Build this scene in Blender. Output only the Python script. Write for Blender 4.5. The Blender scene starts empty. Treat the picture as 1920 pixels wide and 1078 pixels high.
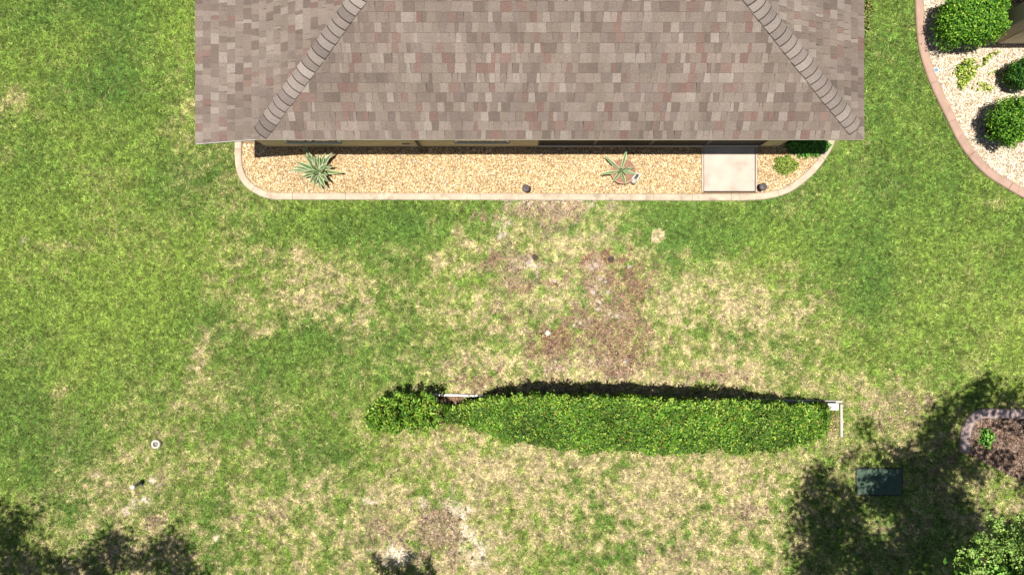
import bpy, math, random
import numpy as np
from mathutils import Vector

# ------------------------------------------------------------------ camera, light
sc = bpy.context.scene
COL = sc.collection
H = 18.0            # camera height
SPX = 80.0          # photo pixels per metre on the ground
cam_d = bpy.data.cameras.new("camera"); cam = bpy.data.objects.new("camera", cam_d); COL.objects.link(cam)
cam.location = (0, 0, H); cam.rotation_euler = (0, 0, 0)
cam_d.sensor_width = 36; cam_d.lens = 27.0; cam_d.clip_end = 1000
sc.camera = cam
SX, SY = 170/SPX/H, 94/SPX/H        # shadow shift per metre of height
sun_d = bpy.data.lights.new("sun", 'SUN'); sun = bpy.data.objects.new("sun", sun_d); COL.objects.link(sun)
sun_d.energy = 5.0; sun_d.angle = math.radians(0.53); sun_d.color = (1, 0.97, 0.91)
sdir = Vector((SX, SY, -1)).normalized()
sun.rotation_euler = sdir.to_track_quat('-Z', 'Y').to_euler(); sun.location = (-3, -2, 30)
w = bpy.data.worlds.new("World"); sc.world = w; w.use_nodes = True
nt = w.node_tree; bg = nt.nodes['Background']
sky = nt.nodes.new('ShaderNodeTexSky'); sky.sky_type = 'NISHITA'; sky.sun_disc = False
sky.sun_elevation = math.asin(-sdir.z); sky.sun_rotation = math.atan2(-sdir.x, -sdir.y)
nt.links.new(sky.outputs[0], bg.inputs[0]); bg.inputs[1].default_value = 0.05
sc.view_settings.view_transform = 'Standard'; sc.view_settings.look = 'None'
sc.view_settings.exposure = 0.42; sc.view_settings.gamma = 1

random.seed(7); rng = np.random.default_rng(7)
def G(px, py, z=0.0):
    k = (1 - z/H)/SPX
    return ((px-960)*k, (539-py)*k, z)
def G2(px, py, z=0.0): return G(px, py, z)[:2]
def S(px, py, z):
    """point at height z whose sun shadow falls on ground pixel"""
    x, y, _ = G(px, py); return (x-SX*z, y-SY*z, z)
def hx(h):
    c = [int(h[i:i+2], 16)/255 for i in (0, 2, 4)]
    return tuple(v/12.92 if v <= .04045 else ((v+.055)/1.055)**2.4 for v in c)

# ------------------------------------------------------------------ noise in numpy
def vnoise(x, y, scale, seed):
    r = np.random.default_rng(seed); T = r.random((257, 257))
    u = (np.asarray(x)/scale + 1000.37); v = (np.asarray(y)/scale + 1000.71)
    i = np.floor(u).astype(int); j = np.floor(v).astype(int); a = u-i; b = v-j
    a = a*a*(3-2*a); b = b*b*(3-2*b); i %= 256; j %= 256
    return (T[i, j]*(1-a)*(1-b)+T[i+1, j]*a*(1-b)+T[i, j+1]*(1-a)*b+T[i+1, j+1]*a*b)
def fbm(x, y, scale, seed, n=4):
    s = 0; a = 1; t = 0
    for k in range(n):
        s = s + a*vnoise(x, y, scale/2**k, seed+k); t += a; a *= .6
    return s/t

# ------------------------------------------------------------------ materials
def principled(m): return m.node_tree.nodes['Principled BSDF']
def mat(name, color=None, rough=.85, spec=.2, var=.12, vscale=8, bump=0, bscale=60, attr=False, metal=0, fine=0, fscale=150, trans=0, stain=None):
    m = bpy.data.materials.new(name); m.use_nodes = True; nt = m.node_tree; N = nt.nodes; L = nt.links
    b = principled(m); b.inputs['Roughness'].default_value = rough
    b.inputs['Specular IOR Level'].default_value = spec; b.inputs['Metallic'].default_value = metal
    tc = N.new('ShaderNodeNewGeometry'); pos = tc.outputs['Position']
    if attr:
        a = N.new('ShaderNodeAttribute'); a.attribute_name = 'col'; src = a.outputs['Color']
    else:
        a = N.new('ShaderNodeRGB'); a.outputs[0].default_value = (*color, 1); src = a.outputs[0]
    def mul(src, sc_, amt, det=4):
        n = N.new('ShaderNodeTexNoise'); n.inputs['Scale'].default_value = sc_; n.inputs['Detail'].default_value = det
        L.new(pos, n.inputs['Vector'])
        mr = N.new('ShaderNodeMapRange'); mr.inputs[1].default_value = .3; mr.inputs[2].default_value = .7
        mr.inputs[3].default_value = 1-amt; mr.inputs[4].default_value = 1+amt
        L.new(n.outputs['Fac'], mr.inputs[0])
        v = N.new('ShaderNodeVectorMath'); v.operation = 'SCALE'
        L.new(src, v.inputs[0]); L.new(mr.outputs[0], v.inputs['Scale']); return v.outputs[0]
    if var: src = mul(src, vscale, var)
    if fine: src = mul(src, fscale, fine, 2)
    if stain:
        scol, sscale, sthr, samt = stain
        n = N.new('ShaderNodeTexNoise'); n.inputs['Scale'].default_value = sscale; n.inputs['Detail'].default_value = 6
        L.new(pos, n.inputs['Vector'])
        mr = N.new('ShaderNodeMapRange'); mr.inputs[1].default_value = sthr; mr.inputs[2].default_value = sthr+.15; mr.inputs[4].default_value = samt
        L.new(n.outputs['Fac'], mr.inputs[0])
        mx = N.new('ShaderNodeMix'); mx.data_type = 'RGBA'; L.new(mr.outputs[0], mx.inputs[0]); L.new(src, mx.inputs[6]); mx.inputs[7].default_value = (*scol, 1)
        src = mx.outputs[2]
    L.new(src, b.inputs['Base Color'])
    if bump:
        n = N.new('ShaderNodeTexNoise'); n.inputs['Scale'].default_value = bscale; n.inputs['Detail'].default_value = 5
        L.new(pos, n.inputs['Vector']); bp = N.new('ShaderNodeBump'); bp.inputs['Strength'].default_value = bump; bp.inputs['Distance'].default_value = .02
        L.new(n.outputs['Fac'], bp.inputs['Height']); L.new(bp.outputs[0], b.inputs['Normal'])
    if trans:
        t = N.new('ShaderNodeBsdfTranslucent'); L.new(src, t.inputs['Color'])
        mx = N.new('ShaderNodeMixShader'); mx.inputs[0].default_value = trans
        L.new(b.outputs[0], mx.inputs[1]); L.new(t.outputs[0], mx.inputs[2]); L.new(mx.outputs[0], N['Material Output'].inputs['Surface'])
    return m
M = {}
M['soil'] = mat('lawn_soil', attr=True, var=.12, vscale=6, fine=.35, fscale=45, bump=.8, bscale=50, rough=.95, spec=.1)
M['blade'] = mat('grass_blades', attr=True, var=0, rough=.65, spec=.25, trans=.22)
M['leaf'] = mat('leaf', attr=True, var=0, rough=.5, spec=.28, trans=.16)
M['stone'] = mat('pebbles', attr=True, var=.1, vscale=60, rough=.8, spec=.3)
M['bark'] = mat('bark', hx('6b5a48'), var=.3, vscale=20, bump=.8, bscale=30)
M['stem'] = mat('stem', hx('5c5a3a'), var=.2, vscale=20)
M['core'] = mat('dark_core', hx('2b3418'), var=.4, vscale=18, bump=1, bscale=25, rough=1, spec=0)  # dark tone of the added cores, painting shade into gaps between leaves
M['shingle'] = mat('asphalt_shingle', attr=True, var=.12, vscale=1.1, fine=.22, fscale=55, bump=.5, bscale=220, rough=.92, spec=.15)
M['concrete_tan'] = mat('tan_curb_concrete', hx('beac96'), var=.14, vscale=4, fine=.08, fscale=90, bump=.3, bscale=90, stain=(hx('7c6a57'), 5, .54, .45))
M['concrete_pink'] = mat('pink_curb_concrete', hx('ab8e7d'), var=.1, vscale=5, fine=.08, fscale=90, bump=.3, bscale=90, stain=(hx('846653'), 4, .58, .4))
M['concrete_mauve'] = mat('mauve_curb_concrete', hx('a38f88'), var=.14, vscale=6, fine=.1, fscale=90, bump=.3, bscale=90, stain=(hx('6f5c55'), 5, .55, .5))
M['slab'] = mat('walkway_slab', hx('c0b0a1'), var=.09, vscale=3, fine=.08, fscale=120, bump=.2, bscale=150, stain=(hx('8f7c6a'), 2.6, .55, .4))
M['slab_edge'] = mat('slab_edge', hx('b8aa9a'), var=.1, vscale=6)
M['joint'] = mat('dark_joint', hx('4a4036'), var=.3, vscale=10)
M['wall'] = mat('stucco_beige', hx('c9b992'), var=.07, vscale=3, bump=.5, bscale=120)
M['wall2'] = mat('stucco_tan', hx('b09a86'), var=.07, vscale=3, bump=.5, bscale=120)
M['band'] = mat('stucco_cream', hx('cabfa4'), var=.05, vscale=3, bump=.4, bscale=120)
M['white'] = mat('white_paint', hx('dcdad4'), var=.05, vscale=6, rough=.5, spec=.4)
M['pvc'] = mat('white_plastic', hx('b3ada0'), var=.08, vscale=12, rough=.4, spec=.4)
M['fascia'] = mat('fascia', hx('b3a797'), var=.08, vscale=4, rough=.6)
M['drip'] = mat('drip_edge', hx('d8d4cc'), var=.05, rough=.4, spec=.5)
M['bronze'] = mat('bronze_frame', hx('3a342e'), var=.1, rough=.45, spec=.5)
M['screen'] = mat('insect_screen', hx('2a2622'), var=.15, vscale=5, rough=.7)
M['rail'] = mat('grey_rail', hx('c6b8a4'), var=.08, rough=.5)
M['glass'] = mat('window_glass', hx('2b3338'), var=.05, rough=.08, spec=.6)
M['dark'] = mat('dark_metal', hx('29231f'), var=.15, rough=.5, spec=.4)
M['lampcap'] = mat('bronze_cap', hx('5c5152'), var=.15, vscale=30, rough=.55, spec=.4)
M['terra'] = mat('terracotta', hx('b08a74'), var=.12, vscale=9, fine=.1, bump=.3, bscale=80)
M['potsoil'] = mat('potting_soil', hx('96755e'), var=.25, vscale=25, bump=1, bscale=40)
M['lid'] = mat('green_lid', hx('4b5c4c'), var=.2, vscale=7, rough=.8, spec=.12, stain=(hx('6a6448'), 5, .58, .4), bump=.15, bscale=60)
M['gravelbase'] = mat('gravel_base', hx('8f765a'), var=.25, vscale=20, fine=.3, fscale=60)
M['gravelbase2'] = mat('gravel_base_pale', hx('94826c'), var=.2, vscale=20, fine=.3, fscale=60)
M['mulchbase'] = mat('mulch_base', hx('645042'), var=.3, vscale=14, fine=.3, fscale=50, bump=1, bscale=40)
M['agave'] = mat('agave_leaf', attr=True, var=.08, vscale=20, rough=.5, spec=.35)
M['blue'] = mat('blue_grey_cap', hx('6f8f9c'), var=.1, rough=.4)
M['grey'] = mat('grey_pipe', hx('8d8780'), var=.15, vscale=15, rough=.6)

# ------------------------------------------------------------------ mesh helpers
def link(name, me, m, root=None):
    o = bpy.data.objects.new(name, me); COL.objects.link(o)
    if m: me.materials.append(m)
    if root is not None: o.parent = root
    return o
def origin_of(root):
    v = Vector((0, 0, 0))
    while root is not None: v = v+root.location; root = root.parent
    return np.array(v)
def npmesh(name, V, F, m, cols=None, root=None, smooth=False):
    """V (n,3) float, F (f,k) int with constant k; cols (n,3)"""
    V = np.asarray(V, dtype=np.float32).reshape(-1, 3) - origin_of(root).astype(np.float32)
    F = np.asarray(F, dtype=np.int32); k = F.shape[1]
    me = bpy.data.meshes.new(name)
    me.vertices.add(len(V)); me.vertices.foreach_set('co', V.ravel())
    me.loops.add(F.size); me.loops.foreach_set('vertex_index', F.ravel())
    me.polygons.add(len(F)); me.polygons.foreach_set('loop_start', np.arange(0, F.size, k, dtype=np.int32))
    if smooth: me.polygons.foreach_set('use_smooth', np.ones(len(F), dtype=bool))
    me.update(calc_edges=True)
    if cols is not None:
        ca = me.color_attributes.new('col', 'FLOAT_COLOR', 'POINT')
        c = np.ones((len(V), 4), dtype=np.float32); c[:, :3] = cols; ca.data.foreach_set('color', c.ravel())
    return link(name, me, m, root)
class MB:
    def __init__(s): s.v = []; s.f = []; s.c = []
    def add(s, vs, fs, col=None):
        n = len(s.v); s.v += [tuple(v) for v in vs]; s.f += [tuple(i+n for i in f) for f in fs]; s.c += [col or (1, 1, 1)]*len(vs)
    def box(s, x0, x1, y0, y1, z0, z1, col=None):
        s.add([(x, y, z) for z in (z0, z1) for y in (y0, y1) for x in (x0, x1)],
              [(0, 2, 3, 1), (4, 5, 7, 6), (0, 1, 5, 4), (2, 6, 7, 3), (0, 4, 6, 2), (1, 3, 7, 5)], col)
    def lathe(s, c, prof, n=20, col=None):
        vs = []; fs = []
        for r, z in prof:
            for i in range(n):
                a = 2*math.pi*i/n; vs.append((c[0]+r*math.cos(a), c[1]+r*math.sin(a), c[2]+z))
        for j in range(len(prof)-1):
            for i in range(n):
                fs.append((j*n+i, j*n+(i+1) % n, (j+1)*n+(i+1) % n, (j+1)*n+i))
        if prof[0][0] > 0: fs.append(tuple(range(n-1, -1, -1)))
        if prof[-1][0] > 0: fs.append(tuple(range((len(prof)-1)*n, len(prof)*n)))
        s.add(vs, fs, col)
    def tube(s, pts, rad, n=6, col=None):
        vs = []; fs = []; P = [Vector(p) for p in pts]
        for i, p in enumerate(P):
            d = (P[min(i+1, len(P)-1)]-P[max(i-1, 0)]).normalized()
            a = d.orthogonal().normalized() if i == 0 else (a-d*a.dot(d)).normalized()
            b = d.cross(a); r = rad[i] if hasattr(rad, '__len__') else rad
            for k in range(n):
                t = 2*math.pi*k/n; vs.append(p+a*math.cos(t)*r+b*math.sin(t)*r)
        for i in range(len(P)-1):
            for k in range(n): fs.append((i*n+k, i*n+(k+1) % n, (i+1)*n+(k+1) % n, (i+1)*n+k))
        fs.append(tuple(range(n-1, -1, -1))); fs.append(tuple(range((len(P)-1)*n, len(P)*n)))
        s.add(vs, fs, col)
    def build(s, name, m, root=None, smooth=False, bevel=0):
        o = origin_of(root); me = bpy.data.meshes.new(name)
        me.from_pydata([(v[0]-o[0], v[1]-o[1], v[2]-o[2]) for v in s.v], [], s.f)
        if any(c != (1, 1, 1) for c in s.c):
            ca = me.color_attributes.new('col', 'FLOAT_COLOR', 'POINT')
            ca.data.foreach_set('color', [x for c in s.c for x in (*c, 1)])
        if smooth:
            for p in me.polygons: p.use_smooth = True
        ob = link(name, me, m, root)
        if bevel:
            b = ob.modifiers.new('bevel', 'BEVEL'); b.width = bevel; b.segments = 2; b.limit_method = 'ANGLE'
        return ob
def tag(o, label=None, cat=None, group=None, kind=None):
    if label: o['label'] = label
    if cat: o['category'] = cat
    if group: o['group'] = group
    if kind: o['kind'] = kind
    return o
def thing(name, label, cat, loc=(0, 0, 0), group=None):
    o = bpy.data.objects.new(name, None); COL.objects.link(o); o.location = loc; o.empty_display_size = .2
    return tag(o, label, cat, group)
def catmull(pts, n=8, closed=False):
    P = [np.array(p, float) for p in pts]; out = []
    for i in range(len(P)-1):
        p0 = P[max(i-1, 0)]; p1 = P[i]; p2 = P[i+1]; p3 = P[min(i+2, len(P)-1)]
        for k in range(n):
            t = k/n
            out.append(.5*((2*p1)+(-p0+p2)*t+(2*p0-5*p1+4*p2-p3)*t*t+(-p0+3*p1-3*p2+p3)*t**3))
    out.append(P[-1]); return out
def in_poly(x, y, poly):
    inside = np.zeros(np.shape(x), bool); n = len(poly)
    for i in range(n):
        x0, y0 = poly[i]; x1, y1 = poly[(i+1) % n]
        if y0 == y1: continue
        c = ((y0 > y) != (y1 > y)) & (x < (x1-x0)*(y-y0)/(y1-y0)+x0); inside ^= c
    return inside

# ------------------------------------------------------------------ curb paths and bed outlines (metres)
CURB_MAIN = catmull([G2(448, 225), G2(448, 262), G2(448, 300), G2(455, 330), G2(475, 353), G2(508, 367), G2(560, 368.5), G2(760, 369), G2(1000, 369.5), G2(1200, 370), G2(1330, 370.5), G2(1420, 369), G2(1462, 361), G2(1492, 346), G2(1522, 320), G2(1545, 290), G2(1557, 266), G2(1566, 235), G2(1572, 200)], 6)
CURB_RIGHT = catmull([G2(1722, -60), G2(1722, 0), G2(1725, 60), G2(1731, 100), G2(1748, 152), G2(1778, 216), G2(1807, 272), G2(1846, 318), G2(1886, 345), G2(1930, 368), G2(1990, 385)], 6)
CURB_LOW = catmull([G2(1806.5, 846), G2(1807, 818), G2(1814, 793), G2(1833, 776), G2(1865, 774), G2(1925, 775), G2(2010, 777)], 8)
BED_MAIN = [tuple(p) for p in CURB_MAIN] + [G2(1572, 150), G2(448, 150)]
BED_RIGHT = [tuple(p) for p in CURB_RIGHT] + [G2(2300, 385), G2(2300, -60)]
MULCH_BED = [tuple(p) for p in CURB_LOW] + [G2(2010, 905), G2(1925, 905), G2(1880, 885), G2(1840, 865), G2(1806, 848)]

# ------------------------------------------------------------------ lawn fields
DRY = """
111112222222222222221111
121221222222222222221111
321133222222222222221111
211142222222222222221111
122134222222222222221111
113324211135665111110011
323215665366666543211222
111115568466666777731222
211253234446777666542222
121233223578888776557622
123344435567777777655654
125544565678788888644445
346556666886788889743456
566656567887457898743333
""".split()
DRY = np.array([[int(c) for c in r] for r in DRY], float)/9
DRY[4:9] *= .86
def grid_sample(Gd, px, py):
    r, c = Gd.shape; u = np.clip(px/1920*c-.5, 0, c-1.001); v = np.clip(py/1078*r-.5, 0, r-1.001)
    i = u.astype(int); j = v.astype(int); a = u-i; b = v-j; a = a*a*(3-2*a); b = b*b*(3-2*b)
    return Gd[j, i]*(1-a)*(1-b)+Gd[j, i+1]*a*(1-b)+Gd[j+1, i]*(1-a)*b+Gd[j+1, i+1]*a*b
# cx, cy, rx, ry, kind, strength   kinds: s pale sand, d dirt, m brown mulch litter, y straw, g green
PATCH = [(1040,386,60,12,'s',.7),(1020,412,40,22,'d',.75),(1075,392,30,12,'d',.6),(938,428,16,18,'s',.55),(940,440,10,8,'s',.9),(985,497,22,11,'s',.95),(965,535,20,10,'d',.8),(960,500,16,16,'d',.7),
 (1118,500,17,12,'s',.85),(1127,524,12,6,'s',.9),(1115,549,11,8,'s',.9),(1124,572,8,22,'s',.9),(1150,590,28,6,'s',.8),(1090,606,16,6,'s',.7),(905,400,22,14,'d',.6),(862,438,14,20,'y',.9),(940,475,28,30,'d',.6),
 (1155,512,60,35,'m',.55),(1110,495,18,24,'m',.75),(1186,540,28,32,'m',.65),(1105,545,16,10,'g',.8),(1150,560,14,8,'g',.7),(1195,615,14,10,'g',.6),(1090,580,16,12,'g',.8),(1060,610,20,12,'g',.5),(1148,488,16,10,'m',1),(1040,640,36,26,'m',.85),(1040,675,40,20,'d',.6),(1130,610,66,34,'m',.6),(1165,655,60,40,'m',.6),(1100,655,60,40,'d',.5),(1170,702,26,16,'d',.9),(1150,690,60,24,'d',.7),(1195,575,20,40,'m',.6),
 (1040,690,36,7,'s',.7),(1130,682,30,6,'s',.55),(990,510,60,110,'d',.25),(1130,600,90,120,'d',.33),(1010,580,10,8,'d',.8),(935,575,14,10,'d',.7),(1005,484,9,7,'m',.9),
 (1215,640,14,30,'m',.4),(1690,765,55,34,'d',.55),(1740,745,20,16,'d',.4),(1315,705,70,11,'d',.55),(1320,700,26,7,'m',.4),(1385,708,30,12,'y',.8),(885,690,50,16,'d',.45),(930,715,70,14,'m',.3),(870,722,60,12,'d',.35),
 (372,672,11,34,'y',.9),(382,640,8,16,'y',.7),(860,960,26,30,'s',.75),(872,1012,40,34,'s',.7),(868,1000,18,14,'s',1),(900,1035,46,26,'s',.5),(822,1000,34,44,'d',.85),(718,985,34,24,'d',.65),(690,943,14,8,'s',.8),(792,938,18,9,'s',.6),
 (745,1045,36,22,'s',.55),(740,1020,24,12,'s',.4),(268,938,13,8,'s',.95),(245,952,12,10,'s',.6),(287,900,14,9,'s',.8),(185,895,8,5,'s',.7),(527,965,22,12,'d',.8),(530,935,24,20,'y',.6),(405,1005,8,7,'s',.7),(300,985,20,26,'d',.4),(210,1050,22,16,'d',.6),
 (1232,441,12,11,'c',1),(820,488,17,14,'y',1),(808,425,14,16,'y',.8),(880,455,18,12,'y',.8),(630,425,14,12,'y',.7),(680,820,10,6,'s',.3),(480,620,20,8,'y',.8),(600,520,60,40,'y',.35),(1460,400,26,14,'y',.35),(1480,500,20,8,'y',.5),
 (1350,560,110,44,'y',.35),(950,845,26,12,'s',.4),(950,885,40,18,'y',.6),(840,808,14,10,'m',.7),(905,798,16,8,'m',.6),(1390,965,40,20,'d',.5),(1340,870,30,10,'y',.7),(1200,975,22,12,'s',.3),(1250,1040,60,20,'d',.25),(1820,690,30,20,'y',.2),(1045,392,70,24,'d',.7),(1140,480,14,10,'m',1),(1168,487,12,8,'m',.9),(1100,485,10,12,'m',1),(1190,500,16,14,'m',.9),(1200,535,14,16,'m',1),(1165,530,20,8,'m',.8),(1175,570,20,12,'m',.8),(1130,565,14,12,'m',.7),(1180,595,12,14,'m',.8),(1010,660,16,14,'m',.7),(1045,625,20,10,'m',.9),(925,490,14,10,'m',.6),(975,545,12,8,'m',.7),(1030,530,18,6,'m',.6),(955,600,12,8,'m',.5),(950,590,10,8,'d',.7),(1000,630,16,20,'d',.6),(900,560,14,20,'y',.6),(1060,720,60,8,'d',.5),(1160,700,18,12,'m',.7),(1190,655,16,10,'m',.7),(1130,640,20,10,'m',.6),(1080,640,18,8,'m',.5),(1010,430,24,8,'d',.6),(1140,445,18,20,'d',.5),(1060,455,20,8,'y',.7),(1760,870,160,50,'d',.3),
 (1560,785,12,30,'m',.7),(1640,1000,60,40,'d',.35),(868,985,26,18,'s',.8),(885,1015,46,28,'s',.55),(900,1040,46,20,'s',.5),(865,955,20,22,'s',.6),(745,1040,40,22,'s',.8),(820,1005,36,40,'d',.7),(840,1000,50,40,'s',.45),(720,985,40,28,'d',.5),(1040,384,80,14,'s',.8),(1020,400,50,14,'d',.9),(870,748,50,10,'m',1),(590,560,60,26,'y',.3),(110,735,14,8,'y',.7),(120,465,50,10,'y',.5),(25,190,24,22,'y',.5),(135,460,8,8,'s',.4),(40,455,10,6,'s',.4),(1870,380,30,10,'y',.5),(1755,800,24,24,'g',.4),
 (700,420,190,34,'g',.7),(1350,430,130,40,'g',.6),(945,465,10,10,'g',1),(1000,520,12,10,'g',1),(575,640,60,40,'g',.5),(1060,905,16,14,'g',.4),(840,970,14,12,'g',1),(560,500,60,14,'g',.3),(430,800,80,30,'g',.3),(1170,687,8,8,'g',.9),(690,1010,10,20,'g',.7),(1040,425,40,16,'g',.7),(640,855,70,26,'g',.5),(1330,620,90,18,'g',.4),(1180,1040,120,24,'g',.5)]
def fields(x, y):
    px = x*SPX+960; py = 539-y*SPX
    wx = (fbm(x, y, .7, 11, 3)-.5)*26+(fbm(x, y, .16, 15, 2)-.5)*22; wy = (fbm(x, y, .7, 21, 3)-.5)*26+(fbm(x, y, .16, 25, 2)-.5)*22
    d0 = grid_sample(DRY, px+wx*3, py+wy*3)
    f = {k: np.zeros(np.shape(x)) for k in 'sdmyg'}
    qx = px+wx; qy = py+wy
    for cx, cy, rx, ry, k, s in PATCH:
        if k == 'c':
            e = np.hypot(px-cx+(wx-13)*.12, py-cy+(wy-13)*.12)/rx; f['y'] = np.where(e < 1.15, 1.6, f['y']); f['s'] = np.where(e < 1.1, .4, f['s']); continue
        q = ((qx-cx)/(rx*1.25))**2+((qy-cy)/(ry*1.25))**2
        f[k] = np.maximum(f[k], s*np.clip(1.5*np.exp(-q*1.3)-.15, 0, 1))
    n = fbm(x, y, 1.3, 31, 5)-.5
    n2 = fbm(x, y, .35, 41, 3)-.5; n3 = vnoise(x, y, .12, 47)-.5
    dry = d0*.90-.13+n*.85*(.22+d0)+n2*1.1*(.1+d0)+n3*1.3*(.08+d0)+.02+f['y']*.7-f['g']*.5
    dry = np.clip(dry, 0, 1)
    brk = (fbm(x, y, .22, 51, 3)-.5)*1.7+(vnoise(x, y, .07, 57)-.5)*.7
    for k in 'sdm': f[k] = np.clip(f[k]*1.3+brk*(f[k] > .03)*np.clip(1.35-f[k], 0, 1)-.08, 0, 1)
    bare = np.clip(f['s']+f['d']+f['m'], 0, 1)
    tone = np.clip(fbm(x, y, 2.2, 61, 4)*1.6-.3+f['g']*-.35+.25*np.clip((np.abs(px-960)-560)/400, 0, 1), 0, 1)
    return dry, bare, f, tone
C_GD = np.array(hx('568239')); C_GB = np.array(hx('9eb551')); C_Y = np.array(hx('c6c37a')); C_T = np.array(hx('cfc096')); C_P = np.array(hx('cdb894'))
C_SAND = np.array(hx('c8b6a2')); C_DIRT = np.array(hx('aa9582')); C_MUL = np.array(hx('7a4c44')); C_THATCH = np.array(hx('667538')); C_DTH = np.array(hx('a3996a'))

def build_lawn():
    x0, x1, y0, y1, st = -13.4, 13.4, -8.0, 8.0, .05
    xs = np.arange(x0, x1+1e-6, st); ys = np.arange(y0, y1+1e-6, st)
    X, Y = np.meshgrid(xs, ys, indexing='ij'); dry, bare, f, tone = fields(X, Y)
    base = C_THATCH*(1-dry[..., None])+C_DTH*dry[..., None]
    tot = f['s']+f['d']+f['m']+1e-6
    bc = (f['s'][..., None]*C_SAND+f['d'][..., None]*C_DIRT+f['m'][..., None]*C_MUL)/tot[..., None]
    nn = (.8+.4*fbm(X, Y, .25, 71, 3))[..., None]
    cs = (base*(1-bare[..., None])+bc*bare[..., None])*nn
    Z = (fbm(X, Y, 1.5, 81, 3)-.5)*.02-.012
    # keep the soil a little below slabs, beds and curbs
    V = np.stack([X, Y, Z], -1).reshape(-1, 3); ni, nj = X.shape
    idx = np.arange(ni*nj).reshape(ni, nj)
    F = np.stack([idx[:-1, :-1], idx[1:, :-1], idx[1:, 1:], idx[:-1, 1:]], -1).reshape(-1, 4)
    n = len(V); R = 150; zz = -.012
    ex = [(-R, -R), (R, -R), (R, R), (-R, R), (x0+.02, y0+.02), (xs[-1]-.02, y0+.02), (xs[-1]-.02, ys[-1]-.02), (x0+.02, ys[-1]-.02)]
    V = np.vstack([V, [(a, b, zz-.02) for a, b in ex]])
    F = np.vstack([F, [(n, n+1, n+5, n+4), (n+1, n+2, n+6, n+5), (n+2, n+3, n+7, n+6), (n+3, n, n+4, n+7)]])
    cols = np.vstack([cs.reshape(-1, 3), np.tile(np.array(hx('64773a')), (8, 1))])
    tag(npmesh('ground', V, F, M['soil'], cols, smooth=True), kind='structure')

def lawn_mask(x, y):
    ok = ~in_poly(x, y, [G2(455, 362), G2(1480, 362), G2(1545, 300), G2(1562, 230), G2(1575, 100), G2(1575, -100), G2(448, -100), G2(448, 310)])
    for C_, wd in ((CURB_MAIN, .085), (CURB_RIGHT, .10), (CURB_LOW, .11)):
        near = np.zeros(x.shape, bool)
        bb = (x > min(p[0] for p in C_)-.3) & (x < max(p[0] for p in C_)+.3) & (y > min(p[1] for p in C_)-.3) & (y < max(p[1] for p in C_)+.3)
        idx = np.where(bb)[0]; xi, yi = x[idx], y[idx]; dm = np.full(len(idx), 9.)
        for a, b in zip(C_[:-1], C_[1:]):
            dx, dy = b[0]-a[0], b[1]-a[1]; L2 = dx*dx+dy*dy+1e-12
            t = np.clip(((xi-a[0])*dx+(yi-a[1])*dy)/L2, 0, 1)
            dm = np.minimum(dm, np.hypot(xi-a[0]-t*dx, yi-a[1]-t*dy))
        near[idx] = dm < wd; ok &= ~near
    ok &= ~in_poly(x, y, BED_MAIN) & ~in_poly(x, y, BED_RIGHT) & ~in_poly(x, y, MULCH_BED)
    ok &= ~((x > G(1603, 0)[0]) & (x < G(1691, 0)[0]) & (y > G(0, 927)[1]) & (y < G(0, 876)[1]))
    ok &= ~((x > G(450, 0)[0]) & (x < G(1500, 0)[0]) & (y > 3.0))
    ok &= ~((x > -5.8) & (x < 7.7) & (y > 3.2))
    ok &= np.hypot(x-G(296, 0)[0], y-G(0, 831)[1]) > .1
    return ok
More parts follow.
